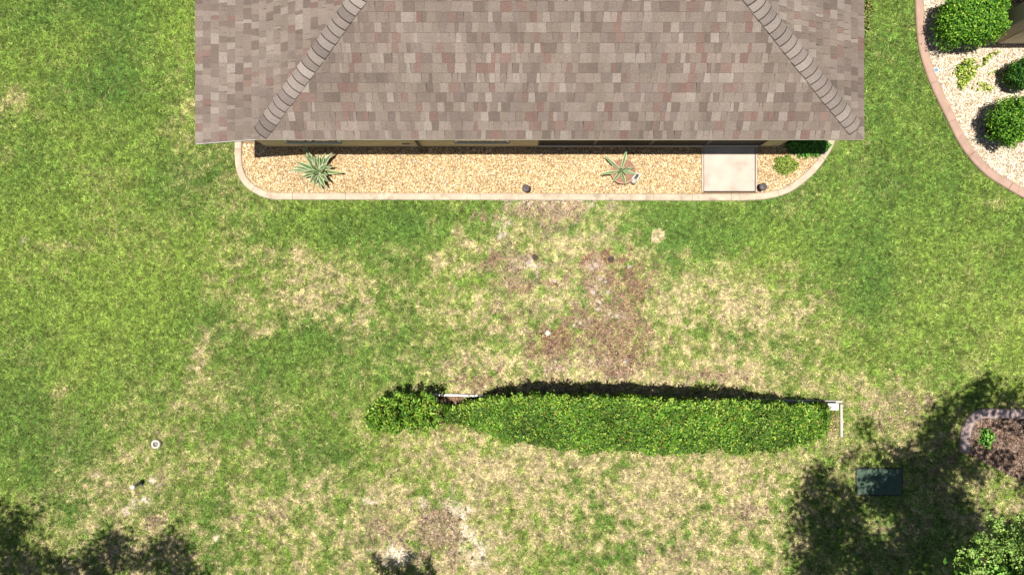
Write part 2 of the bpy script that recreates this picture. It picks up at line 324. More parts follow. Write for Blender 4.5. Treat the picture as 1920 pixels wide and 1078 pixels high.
def build_blades():
    dens = 3900; A = 25.4*14.6; n = int(dens*A)
    x = rng.uniform(-12.7, 12.7, n); y = rng.uniform(-7.3, 7.3, n)
    k = lawn_mask(x, y); x, y = x[k], y[k]
    dry, bare, f, tone = fields(x, y); n = len(x)
    u = rng.random(n); keep = u > bare*.93-.0; 
    litter = (~keep) & (rng.random(n) < .7) & ((f['m'] > .2) | (f['d'] > .3))
    sel = keep | litter
    x, y, dry, tone, litter = x[sel], y[sel], dry[sel], tone[sel], litter[sel]; n = len(x)
    def cell(x, y, s, seed):
        r_ = np.random.default_rng(seed); T = r_.random((512, 512)); a = .6+seed*.1
        X = x*math.cos(a)-y*math.sin(a)+(vnoise(x, y, s*1.3, seed)-.5)*s*1.6; Y = x*math.sin(a)+y*math.cos(a)+(vnoise(x, y, s*1.3, seed+1)-.5)*s*1.6
        return T[np.floor(X/s).astype(int) % 512, np.floor(Y/s).astype(int) % 512]
    h1 = cell(x, y, .055, 3); h2 = cell(x, y, .11, 5); h3 = cell(x, y, .045, 9)
    hh = .36*h1+.14*h2+.50*rng.random(n); isdry = hh < .15+.66*np.clip(dry+.01, 0, .95)**1.1
    t = np.clip(tone[:, None]+rng.normal(0, .25, (n, 1)), 0, 1)
    c = C_GD*(1-t)+C_GB*t
    mixy = rng.random((n, 1))*np.clip(dry*1.9-.1, .1, 1)[:, None]; cd = C_Y*(1-mixy)+C_T*mixy
    pk = (rng.random(n) < np.clip(dry*1.1-.2, 0, .7)); cd[pk] = C_P
    c[isdry] = cd[isdry]
    lm = rng.random((n, 1))**.6; c[litter] = (C_MUL*lm+C_P*.9*(1-lm))[litter]*rng.uniform(.35, 1.4, (n, 1))[litter]*(.6+.8*h1[:, None])[litter]
    # partly dry lawn has yellower green
    yl = np.clip(dry*1.1+.05, 0, .65)[:, None]; c = np.where(isdry[:, None], c, c*(1-yl)+C_Y*.78*yl)
    c = c*rng.uniform(.5, 1.5, (n, 1))*(.42+1.16*h3[:, None])*(.82+.36*h2[:, None])  # random blade and tuft tone, also painting in shade gaps between tufts
    Lb = rng.uniform(.045, .10, n)*np.where(isdry, .9, 1); wd = rng.uniform(.008, .017, n)
    az = rng.uniform(0, 2*math.pi, n); lean = np.radians(np.where(isdry | litter, rng.uniform(55, 88, n), rng.uniform(25, 78, n)))
    ph = rng.uniform(-.9, .9, n)
    d = np.stack([np.cos(az)*np.sin(lean), np.sin(az)*np.sin(lean), np.cos(lean)], 1)
    sv = np.stack([-np.sin(az)*np.cos(ph), np.cos(az)*np.cos(ph), np.sin(ph)*.8], 1)
    b = np.stack([x, y, np.full(n, 0.0)+rng.uniform(-.008, .014, n)], 1)
    V = np.empty((n, 3, 3)); V[:, 0] = b-sv*wd[:, None]/2; V[:, 1] = b+sv*wd[:, None]/2; V[:, 2] = b+d*Lb[:, None]
    V[:, :, 2] += (fbm(x, y, 1.5, 81, 3)[:, None]-.5)*.02
    tag(npmesh('grass', V.reshape(-1, 3), np.arange(n*3).reshape(-1, 3), M['blade'], np.repeat(c, 3, 0)),
        'short patchy lawn grass, green with straw coloured dry areas', 'grass', kind='stuff')

# ------------------------------------------------------------------ gravel
OCT = np.array([(1, 0, 0), (0, 1, 0), (-1, 0, 0), (0, -1, 0), (0, 0, 1)], float)
OF = np.array([(0, 1, 4), (1, 2, 4), (2, 3, 4), (3, 0, 4)])
def pebbles(name, poly, dens, palette, probs, size, label, skip=None, edge_z=.02):
    xs = [p[0] for p in poly]; ys = [p[1] for p in poly]
    x0, x1, y0, y1 = max(min(xs), -7), min(max(xs), 13), min(ys), min(max(ys), 7.4)
    n = int((x1-x0)*(y1-y0)*dens); x = rng.uniform(x0, x1, n); y = rng.uniform(y0, y1, n)
    k = in_poly(x, y, poly)
    if skip is not None: k &= ~skip(x, y)
    x, y = x[k], y[k]; n = len(x)
    pal = np.array([hx(h) for h in palette]); c = pal[rng.choice(len(pal), n, p=probs)]*rng.uniform(.75, 1.2, (n, 1))*(.85+.3*fbm(x, y, .5, 5, 3))[:, None]
    s = rng.uniform(size*.6, size*1.3, n); a = rng.uniform(0, 6.28, n)
    sx = s*rng.uniform(.7, 1.3, n); sy = s*rng.uniform(.6, 1., n); sz = s*rng.uniform(.5, .9, n)
    P = np.repeat(OCT[None], n, 0)*np.stack([sx, sy, sz], 1)[:, None]
    jit = rng.normal(0, .18, P.shape)*s[:, None, None]; P = P+jit
    ca, sa = np.cos(a)[:, None], np.sin(a)[:, None]
    X = P[..., 0]*ca-P[..., 1]*sa+x[:, None]; Y = P[..., 0]*sa+P[..., 1]*ca+y[:, None]
    Z = P[..., 2]+edge_z+rng.uniform(-.006, .008, n)[:, None]
    V = np.stack([X, Y, Z], -1).reshape(-1, 3); F = (OF[None]+(np.arange(n)*5)[:, None, None]).reshape(-1, 3)
    return tag(npmesh(name, V, F, M['stone'], np.repeat(c, 5, 0)), label, 'gravel', kind='stuff')
def sheet(name, poly, z, m, kind='structure'):
    mb = MB(); n = len(poly); mb.add([(x, y, z) for x, y in poly], [tuple(range(n))])
    o = mb.build(name, m)
    # face up
    if o.data.polygons[0].normal.z < 0: o.data.flip_normals()
    return tag(o, kind=kind)

# ------------------------------------------------------------------ curbs
def curb(name, path, wd, h, m, label, joints, cat='garden curb'):
    path = [np.array(p) for p in path]; L = [0]
    for a, b in zip(path[:-1], path[1:]): L.append(L[-1]+np.linalg.norm(b-a))
    L = np.array(L); tot = L[-1]; step = .06
    js = []; s = joints*.6
    while s < tot: js.append(s); s += joints*random.uniform(.75, 1.25)
    ss = sorted(set(list(np.arange(0, tot, step))+[j+d for j in js for d in (-.007, -.003, .003, .007)]+[tot]))
    xs = np.interp(ss, L, [p[0] for p in path]); ys = np.interp(ss, L, [p[1] for p in path])
    prof = [(-.5, -.02), (-.5, .6), (-.42, .88), (-.25, 1), (.25, 1), (.42, .88), (.5, .6), (.5, -.02)]
    vs = []; fs = []; k = len(prof)
    for i, s_ in enumerate(ss):
        a = max(i-1, 0); b = min(i+1, len(ss)-1); t = np.array([xs[b]-xs[a], ys[b]-ys[a]]); t /= np.linalg.norm(t)+1e-9
        nrm = np.array([-t[1], t[0]]); dj = min(abs(s_-j) for j in js) if js else 1
        q = .72 if dj < .004 else 1
        wob = 1+.04*(vnoise(s_, 3, .5, 8)-.5)
        for u, zz in prof: vs.append((xs[i]+nrm[0]*u*wd*wob*(q*.3+.7), ys[i]+nrm[1]*u*wd*wob*(q*.3+.7), zz*h*q))
    for i in range(len(ss)-1):
        for j in range(k-1): fs.append((i*k+j, (i+1)*k+j, (i+1)*k+j+1, i*k+j+1))
    fs.append(tuple(range(k))); fs.append(tuple(range((len(ss)-1)*k, len(ss)*k))[::-1])
    mb = MB(); mb.add(vs, fs); return tag(mb.build(name, m), label, cat)

# ------------------------------------------------------------------ leaves
def leaf_cloud(P, N, size, asp, cols, up=.3, jitter=.7, fold=.25):
    """P (n,3) centres, N outward normals; each leaf a folded four-point blade"""
    n = len(P); N = N+rng.normal(0, jitter, (n, 3)); N[:, 2] += up; N /= np.linalg.norm(N, axis=1)[:, None]
    T = rng.normal(0, 1, (n, 3)); T -= (T*N).sum(1)[:, None]*N; T /= np.linalg.norm(T, axis=1)[:, None]
    B = np.cross(N, T); s = size*rng.uniform(.65, 1.25, n)[:, None]
    V = np.empty((n, 4, 3)); V[:, 0] = P-T*s*.5; V[:, 2] = P+T*s*.5-N*s*.08
    V[:, 1] = P+B*s*asp*.5+N*s*asp*fold; V[:, 3] = P-B*s*asp*.5+N*s*asp*fold
    I = np.arange(n)[:, None]*4
    F = np.concatenate([I+np.array([0, 1, 2]), I+np.array([0, 2, 3])])
    return V.reshape(-1, 3), F, np.repeat(cols, 4, 0)
def leafcols(n, pal, probs=None, lo=.7, hi=1.25):
    pal = np.array([hx(h) for h in pal]); return pal[rng.choice(len(pal), n, p=probs)]*rng.uniform(lo, hi, (n, 1))
HEDGE = ['4f7a20', '6c9429', '335415', '8fa93a', 'adb850']
HP = [.33, .3, .2, .12, .05]

def blob_mesh(c, r, n=3, seed=0):
    """lumpy solid core, added to block light behind the leaves"""
    vs = []; fs = []; nu, nv = 14, 8
    for j in range(nv+1):
        th = math.pi*j/nv
        for i in range(nu):
            a = 2*math.pi*i/nu; q = .88+.2*random.random()
            vs.append((c[0]+r[0]*q*math.sin(th)*math.cos(a), c[1]+r[1]*q*math.sin(th)*math.sin(a), max(c[2]+r[2]*q*math.cos(th), -.01)))
    for j in range(nv):
        for i in range(nu): fs.append((j*nu+i, (j+1)*nu+i, (j+1)*nu+(i+1) % nu, j*nu+(i+1) % nu))
    return vs, fs
def bush(label, px, py, rx, ry, top, pal, probs=None, n=6000, leaf=.055, asp=.5, name='shrub', box=2.0, loose=.06, group=None, core=True, cat='shrub', jitter=.7, lumps=.2, cr=.84):
    """px,py: pixel of the crown centre at mid height; rx,ry metres"""
    zc = top*.55; x, y, _ = G(px, py, zc)
    t = thing(name, label, cat, (x, y, 0), group)
    if core:
        vs, fs = blob_mesh((x, y, top*.46), (rx*cr, ry*cr, top*.44)); mb = MB(); mb.add(vs, fs); mb.build('stem', M['core'], t)  # solid dark core added to block light inside the bush
    d = rng.normal(0, 1, (n, 3)); d /= np.linalg.norm(d, axis=1)[:, None]; d[:, 2] = np.abs(d[:, 2])*1.0-.35*(rng.random(n) < .35); 
    pn = (np.abs(d)**box).sum(1)**(1/box); P = d/pn[:, None]
    az = np.arctan2(d[:, 1], d[:, 0]); lump = 1+lumps*(2*vnoise(az*1.5+7*zc+px, d[:, 2]*2.5, .6, int(px) % 97)-1)+rng.normal(0, loose, n)
    depth = np.where(rng.random(n) < .3, rng.uniform(.75, 1, n), 1)
    Q = P*(lump*depth)[:, None]*np.array([rx, ry, top*.5])+np.array([x, y, top*.5]); Q[:, 2] = np.clip(Q[:, 2], .015, None)
    V, F, C_ = leaf_cloud(Q, d.copy(), leaf, asp, leafcols(n, pal, probs), jitter=jitter)
    npmesh('foliage', V, F, M['leaf'], C_, t); return t

build_lawn(); build_blades()

# ================================================================== beds
sheet('gravel_bed', BED_MAIN, .008, M['gravelbase'])
sheet('pale_gravel_bed', BED_RIGHT, .008, M['gravelbase2'])
sheet('mulch_bed', MULCH_BED, .008, M['mulchbase'])
wx0, wx1 = G(1319, 0)[0], G(1414, 0)[0]
def skipmain(x, y): return ((x > wx0-.06) & (x < wx1+.08)) | (y > 3.35) | (np.hypot(x-G(1166, 0)[0], y-G(0, 324)[1]) < .25)
pebbles('gravel', BED_MAIN, 3000, ['caac7c', 'd4bc90', 'ab8a5e', 'e4d6ba', '8a6c4c', 'bb9e76'], [.26, .24, .16, .12, .1, .12], .017, 'golden tan gravel filling the bed along the house wall', skipmain)
def skipr(x, y): return (x > 10.9) & (y > 5.7) & (y < 6.1)
pebbles('gravel', BED_RIGHT, 2900, ['cdbca2', 'd9cdb8', 'b39d82', 'e6dece', '9a8468', 'cdb596'], [.24, .22, .18, .14, .1, .12], .019, 'pale cream gravel in the curved bed beside the neighbouring house', skipr)
pebbles('mulch', MULCH_BED, 2200, ['78604f', '8d7564', '5e4a3c', 'a48e7d', '4a3a2f'], [.3, .22, .22, .1, .16], .022, 'brown bark mulch inside the mauve curb', None)
curb('garden_curb', CURB_MAIN, .165, .075, M['concrete_tan'], 'long cream concrete curb around the golden gravel bed', 1.15)
curb('garden_curb', CURB_RIGHT, .205, .09, M['concrete_pink'], 'curved salmon pink concrete curb around the pale gravel bed', .95)
curb('garden_curb', CURB_LOW, .225, .12, M['concrete_mauve'], 'mauve grey concrete curb bending around the brown mulch bed', .42)

# walkway slab with raised side strips
mb = MB(); mb.box(wx0, wx1, G(0, 359)[1], 3.27, -.02, .055); tag(mb.build('walkway', M['slab'], bevel=.008), kind='structure')
for a, b, lab in ((wx0-.05, wx0-.012, 'left'), (wx1+.018, wx1+.055, 'right')):
    mb = MB(); mb.box(a, b, G(0, 361)[1], 3.27, -.02, .062)
    tag(mb.build('edging_strip', M['slab_edge'], bevel=.005), 'thin pale concrete edging strip along the %s side of the walkway slab' % lab, 'edging')
mb = MB(); mb.box(wx0-.04, wx1+.02, G(0, 361.5)[1], 3.25, -.02, .03); tag(mb.build('walkway_joint', M['joint']), kind='structure')

# ================================================================== house
YW = 3.29; EZ = 2.75; XE = 6.99; XH = -5.10; XW = -6.33; YE = 2.94
house = thing('house', 'beige house with brown shingled hip roof, screened porch and gravel bed', 'house', (0.5, 8.5, 0))
WL, WR, YN = -5.75, 6.21, 14.2
mb = MB(); th = .2; sx0, sx1 = G(1008, 0)[0], G(1421, 0)[0]
mb.box(WL, sx0, YW, YW+th, 0, 2.6); mb.box(sx1, WR, YW, YW+th, 0, 2.6)
mb.box(WL, WL+th, YW+th, YN, 0, 2.6); mb.box(WR-th, WR, YW+th, YN, 0, 2.6); mb.box(WL+th, WR-th, YN-th, YN, 0, 2.6)
mb.box(sx0-.2, sx0, YW+th, 5.8, 0, 2.6); mb.box(sx0, WR-th, 5.8, 6.0, 0, 2.6)
mb.build('wall', M['wall'], house, bevel=.01)
mb = MB(); mb.box(sx0, WR-th, YW, 5.8, -.02, .04); mb.build('porch_floor', M['slab'], house)
mb = MB(); mb.box(sx0, sx1, YW-.012, YW+.04, .04, .16); mb.build('bottom_rail', M['rail'], house, bevel=.004)
npan = 4; pw = (sx1-sx0)/npan
for i in range(npan):
    a = sx0+i*pw; mb = MB(); mb.box(a+.03, a+pw-.03, YW+.012, YW+.02, .16, 2.55); p = mb.build('screen_panel', M['screen'], house)
    mb = MB(); mb.box(a+.006, a+.03, YW-.004, YW+.036, .16, 2.6); mb.box(a+pw-.03, a+pw, YW-.004, YW+.036, .16, 2.6); mb.box(a+.03, a+pw-.03, YW-.004, YW+.036, .80, .85)
    mb.build('screen_frame', M['bronze'], p)
for a, b in ((542, 636), (858, 950)):
    xa, xb = G(a, 0, .66)[0], G(b, 0, .66)[0]
    mb = MB(); mb.box(xa-.05, xb+.05, YW-.025, YW-.002, .70, 2.1); f_ = mb.build('window', M['white'], house)
    mb = MB(); mb.box(xa, xb, YW-.029, YW-.026, .76, 2.04); mb.build('pane', M['glass'], f_)
    mb = MB(); mb.box(xa-.07, xb+.07, YW-.06, YW-.002, .64, .70); mb.build('sill', M['band'], f_, bevel=.005)
xp = G(790, 0)[0]
mb = MB(); mb.tube([(xp, YW-.05, 2.5), (xp, YW-.05, .2), (xp, YW-.12, .06)], .03, 8); mb.build('drain_pipe', M['dark'], house, smooth=True)
xp = G(766, 0)[0]; mb = MB(); mb.box(xp-.09, xp+.09, YW-.03, YW-.001, .33, .45); mb.build('wall_vent', M['fascia'], house, bevel=.01)

# roof planes
pS = .47
def zS(y): return EZ+pS*(y-YE)
hipL = [(XH, YE), (-2.87, 5.294)]; hipR = [(XE, YE), (4.47, 5.294)]
dL = (hipL[1][0]-XH)/(5.294-YE); dR = (hipR[1][0]-XE)/(5.294-YE)
T = (XE-XH)/(dL-dR); apex = (XH+dL*T, YE+T, EZ+pS*T); ridge_n = (apex[0], apex[1]+2.0, apex[2])
YNE = ridge_n[1]+T
def clip(poly, clipper):
    out = poly
    n = len(clipper)
    for i in range(n):
        a = clipper[i]; b = clipper[(i+1) % n]; inp = out; out = []
        if not inp: break
        def side(p): return (b[0]-a[0])*(p[1]-a[1])-(b[1]-a[1])*(p[0]-a[0])
        for j in range(len(inp)):
            p = inp[j]; q = inp[(j+1) % len(inp)]; sp, sq = side(p), side(q)
            if sp >= 0: out.append(p)
            if (sp >= 0) != (sq >= 0):
                t = sp/(sp-sq); out.append(tuple(p[m]+(q[m]-p[m])*t for m in range(len(p))))
    return out
SH = [hx(h) for h in ('837467', '8a7b70', '7b6c62', '978a7e', '726258', '7f675c', '7b6055', '8d7e72', '6e6056', '807268')]
SPB = [.19, .16, .14, .09, .08, .06, .03, .11, .06, .08]
def slope(outline, origin, uax, vax, name, root, zfun, mat_=None):
    """outline in plan xy (ccw); u along eave, v up slope in plan; courses .167 plan"""
    O = np.array(origin); U = np.array(uax); Vv = np.array(vax)
    P = [((np.array(p)-O)@U, (np.array(p)-O)@Vv) for p in outline]
    area = sum(P[i][0]*P[(i+1) % len(P)][1]-P[(i+1) % len(P)][0]*P[i][1] for i in range(len(P)))
    if area < 0: P = P[::-1]
    umin = min(p[0] for p in P); umax = max(p[0] for p in P); vmin = min(p[1] for p in P); vmax = max(p[1] for p in P)
    mb = MB(); cs = .167; v = vmin-.01; row = 0
    def pt(u, vv, dz):
        q = O+U*u+Vv*vv; return (q[0], q[1], zfun(q[0], q[1])+dz)
    while v < vmax:
        u = umin-random.uniform(0, .4); v1 = v+cs
        # courses: alternating raised tabs and darker cut-outs like laminated shingle
        while u < umax:
            wd = random.choice([.07, .09, .11, .13, .14, .16, .18, .22]); tap = random.uniform(-.015, .015)
            c = random.choices(SH, SPB)[0]; f_ = random.uniform(.93, 1.06); m_ = (.0845, .0756, .0680) if False else hx('80756e'); c = tuple((x*.82+y_*.18)*f_*.93 for x, y_ in zip(c, m_))
            hi = .014 if random.random() < .55 else .008
            quad = [(u, v, hi), (u+wd, v, hi), (u+wd+tap, v1+.004, .002), (u+tap, v1+.004, .002)]
            q = clip(quad, P)
            if len(q) >= 3:
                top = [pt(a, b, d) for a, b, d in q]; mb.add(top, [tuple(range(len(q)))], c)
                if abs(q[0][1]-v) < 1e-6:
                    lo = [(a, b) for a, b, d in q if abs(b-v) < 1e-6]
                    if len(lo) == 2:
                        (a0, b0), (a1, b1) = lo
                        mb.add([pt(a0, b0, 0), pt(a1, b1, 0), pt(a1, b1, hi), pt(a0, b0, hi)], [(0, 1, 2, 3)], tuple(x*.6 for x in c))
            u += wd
        v = v1; row += 1
    vb = abs(XH-XW)+.001
    parts_ = [P] if name == 'roof' or zfun is not zWst else [clip([(a, b, 0) for a, b in P], [(umin-1, vmin-1), (umax+1, vmin-1), (umax+1, vb), (umin-1, vb)]), clip([(a, b, 0) for a, b in P], [(umin-1, vb), (umax+1, vb), (umax+1, vmax+1), (umin-1, vmax+1)])]
    for Q in parts_: mb.add([pt(q[0], q[1], -.003) for q in Q], [tuple(range(len(Q)))], hx('6b5f57'))
    o = mb.build(name, M['shingle'], root)
    return o
# solid roof deck under the shingles (thin, with soffit), one closed body
def zroof(x, y):
    zw = EZ+(pS/dL)*(x-XH) if x > XH else EZ+(x-XH)*(.10/1.23)
    return min(zS(y), zw, EZ+(pS/-dR)*(XE-x), EZ+pS*(YNE-y))
def zWst(x, y): return EZ+(pS/dL)*(x-XH) if x > XH else EZ+(x-XH)*(.10/1.23)
A3 = apex[:2]; B3 = ridge_n[:2]
YWE = 2.868     # extension corner
slopeS = [(XH, YE), (XE, YE), A3]
roof = slope(slopeS, (XH, YE), (1, 0), (0, 1), 'roof', house, lambda x, y: zS(y))
slope([(XW, YWE), (XH, YE), A3, B3, (XH, YNE), (XW, YNE)], (XW, YNE), (0, -1), (1, 0), 'roof_slope', roof, zWst)
slope([(XE, YE), (XE, YNE), B3, A3], (XE, YE), (0, 1), (-1, 0), 'roof_slope', roof, lambda x, y: EZ+(pS/-dR)*(XE-x))
slope([(XE, YNE), (XH, YNE), B3], (XE, YNE), (-1, 0), (0, -1), 'roof_slope', roof, lambda x, y: EZ+pS*(YNE-y))
mb = MB(); d0 = .012
ring = [(XH, YE+.006), (XE-.006, YE+.006), (XE-.006, YNE-.006), (XH, YNE-.006), (XW+.006, YNE-.006), (XW+.006, YWE+.006)]
top = [(x, y, zroof(x, y)-d0) for x, y in ring]
top = [(XH, YE+.006, EZ-d0), (XE-.006, YE+.006, EZ-d0), (XE-.006, YNE-.006, EZ-d0), (XH, YNE-.006, EZ-d0), (XW+.006, YNE-.006, EZ-.1-d0), (XW+.006, YWE+.006, EZ-.1-d0)]
ap = [(A3[0], A3[1], apex[2]-d0), (B3[0], B3[1], apex[2]-d0)]
bot = [(x, y, z-.13) for x, y, z in top]
mb.add(top+ap+bot, [(0, 1, 6), (1, 2, 7, 6), (2, 3, 7), (3, 4, 5, 0), (0, 6, 7, 3), (8, 9, 1, 0), (9, 10, 2, 1), (10, 11, 3, 2), (11, 12, 4, 3), (12, 13, 5, 4), (13, 8, 0, 5), (13, 12, 11, 10, 9, 8)])
mb.build('fascia', M['fascia'], house)
mb = MB()
def strip(mb, a, b, t=.012, h=.035):
    a = Vector(a); b = Vector(b); d = (b-a).normalized(); n = Vector((d.y, -d.x, 0)); 
    q = [a+n*.001, b+n*.001, b+n*t, a+n*t]
    mb.add([(p.x, p.y, p.z-d0) for p in q]+[(p.x, p.y, p.z-d0-h) for p in q], [(0, 1, 2, 3), (7, 6, 5, 4), (0, 4, 5, 1), (1, 5, 6, 2), (2, 6, 7, 3), (3, 7, 4, 0)])
strip(mb, top[5][:2]+(EZ-.1,), top[0][:2]+(EZ,)); mb.build('drip_edge', M['drip'], house)
mb = MB(); strip(mb, (XH, YE, EZ), (XE, YE, EZ), .008, .03); mb.build('drip_edge', M['fascia'], house)

# hip caps
def caps(a, b, up, root, wd=.345, sp=.158):
    a = Vector(a); b = Vector(b); d = (b-a); L = math.hypot(d.x, d.y); n = int(L/sp); d2 = d/L; side = Vector((-d.y, d.x, 0)).normalized()
    mb = MB()
    for i in range(n):
        s = a+d2*(i*sp+.10); e = s+d2*(sp*1.35); c = random.choices([hx('8f837a'), hx('867a72'), hx('7b6f68'), hx('978b82'), hx('82766d')], [3, 3, 2, 1, 2])[0]
        f_ = random.uniform(.9, 1.03); c = tuple(x*f_ for x in c); w_ = wd/2*random.uniform(.96, 1.04); sk = random.uniform(-.012, .012)
        prof = [(-1, -.5), (-.7, -.25), (-.3, -.04), (0, .04), (.3, -.04), (.7, -.25), (1, -.5)]
        vs = []
        for base, h, bow in ((s, .052, 1), (e, .02, 1)):
            for u, z in prof:
                # outer edges of each cap bow uphill a little
                vs.append(base+side*(u*w_)+d2*(.035*u*u*bow+sk*u)+Vector((0, 0, h+z*w_*up)))
        k = len(prof); top_n = len(vs)
        for base in (s,):
            for u, z in prof: vs.append(base+side*(u*w_)+d2*(.035*u*u+sk*u)+Vector((0, 0, .018+z*w_*up)))
        fs = [(j, j+1, k+j+1, k+j) for j in range(k-1)]
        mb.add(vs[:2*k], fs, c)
        # lip and butt face of each cap, darkened to paint the shadow line
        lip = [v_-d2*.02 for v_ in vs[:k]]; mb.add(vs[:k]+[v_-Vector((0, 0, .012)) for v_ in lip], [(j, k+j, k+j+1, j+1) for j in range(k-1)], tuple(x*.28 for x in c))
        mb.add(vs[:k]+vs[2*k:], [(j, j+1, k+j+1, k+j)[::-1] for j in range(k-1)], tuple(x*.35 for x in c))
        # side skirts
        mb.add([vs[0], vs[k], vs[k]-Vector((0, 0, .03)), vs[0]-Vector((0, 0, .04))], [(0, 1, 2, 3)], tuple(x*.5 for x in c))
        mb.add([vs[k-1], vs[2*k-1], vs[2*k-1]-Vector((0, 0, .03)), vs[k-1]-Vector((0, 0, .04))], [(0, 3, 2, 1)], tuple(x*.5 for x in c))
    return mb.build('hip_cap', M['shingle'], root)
up = .62
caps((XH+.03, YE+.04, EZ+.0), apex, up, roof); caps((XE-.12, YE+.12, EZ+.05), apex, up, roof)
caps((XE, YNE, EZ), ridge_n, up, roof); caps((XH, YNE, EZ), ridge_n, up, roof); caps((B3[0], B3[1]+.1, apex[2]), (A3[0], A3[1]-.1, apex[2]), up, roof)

# ================================================================== neighbouring house
nh = thing('house', 'neighbouring tan house corner behind the big clipped shrub', 'house', (14.5, 9, 0))
nx, ny = G2(1834, 82)
mb = MB(); mb.box(nx, 18, ny, ny+.38, 0, 2.6); mb.box(12.6, 18, ny+.38, 14, 0, 2.6); mb.build('wall', M['wall2'], nh, bevel=.01)
mb = MB(); mb.box(nx+.45, 17.6, ny-.02, ny-.002, .0, .95); mb.build('sunlit_band', M['band'], nh)  # paler panel that paints in the sunlit lower part of the wall
mb = MB(); ov = .28; x0_, x1_, y0_, y1_ = nx-.25, 18.4, ny-ov, 14.4
cx_, cy_, cz = (x0_+x1_)/2, (y0_+y1_)/2, 4.6; z1_ = 2.66
mb.add([(x0_, y0_, z1_), (x1_, y0_, z1_), (x1_, y1_, z1_), (x0_, y1_, z1_), (cx_, y0_+4, cz), (cx_, y1_-4, cz), (x0_, y0_, z1_-.12), (x1_, y0_, z1_-.12), (x1_, y1_, z1_-.12), (x0_, y1_, z1_-.12)],
       [(0, 1, 4), (1, 2, 5, 4), (2, 3, 5), (3, 0, 4, 5), (6, 7, 1, 0), (7, 8, 2, 1), (8, 9, 3, 2), (9, 6, 0, 3), (9, 8, 7, 6)], hx('a8978a'))
mb.build('roof', M['shingle'], nh)

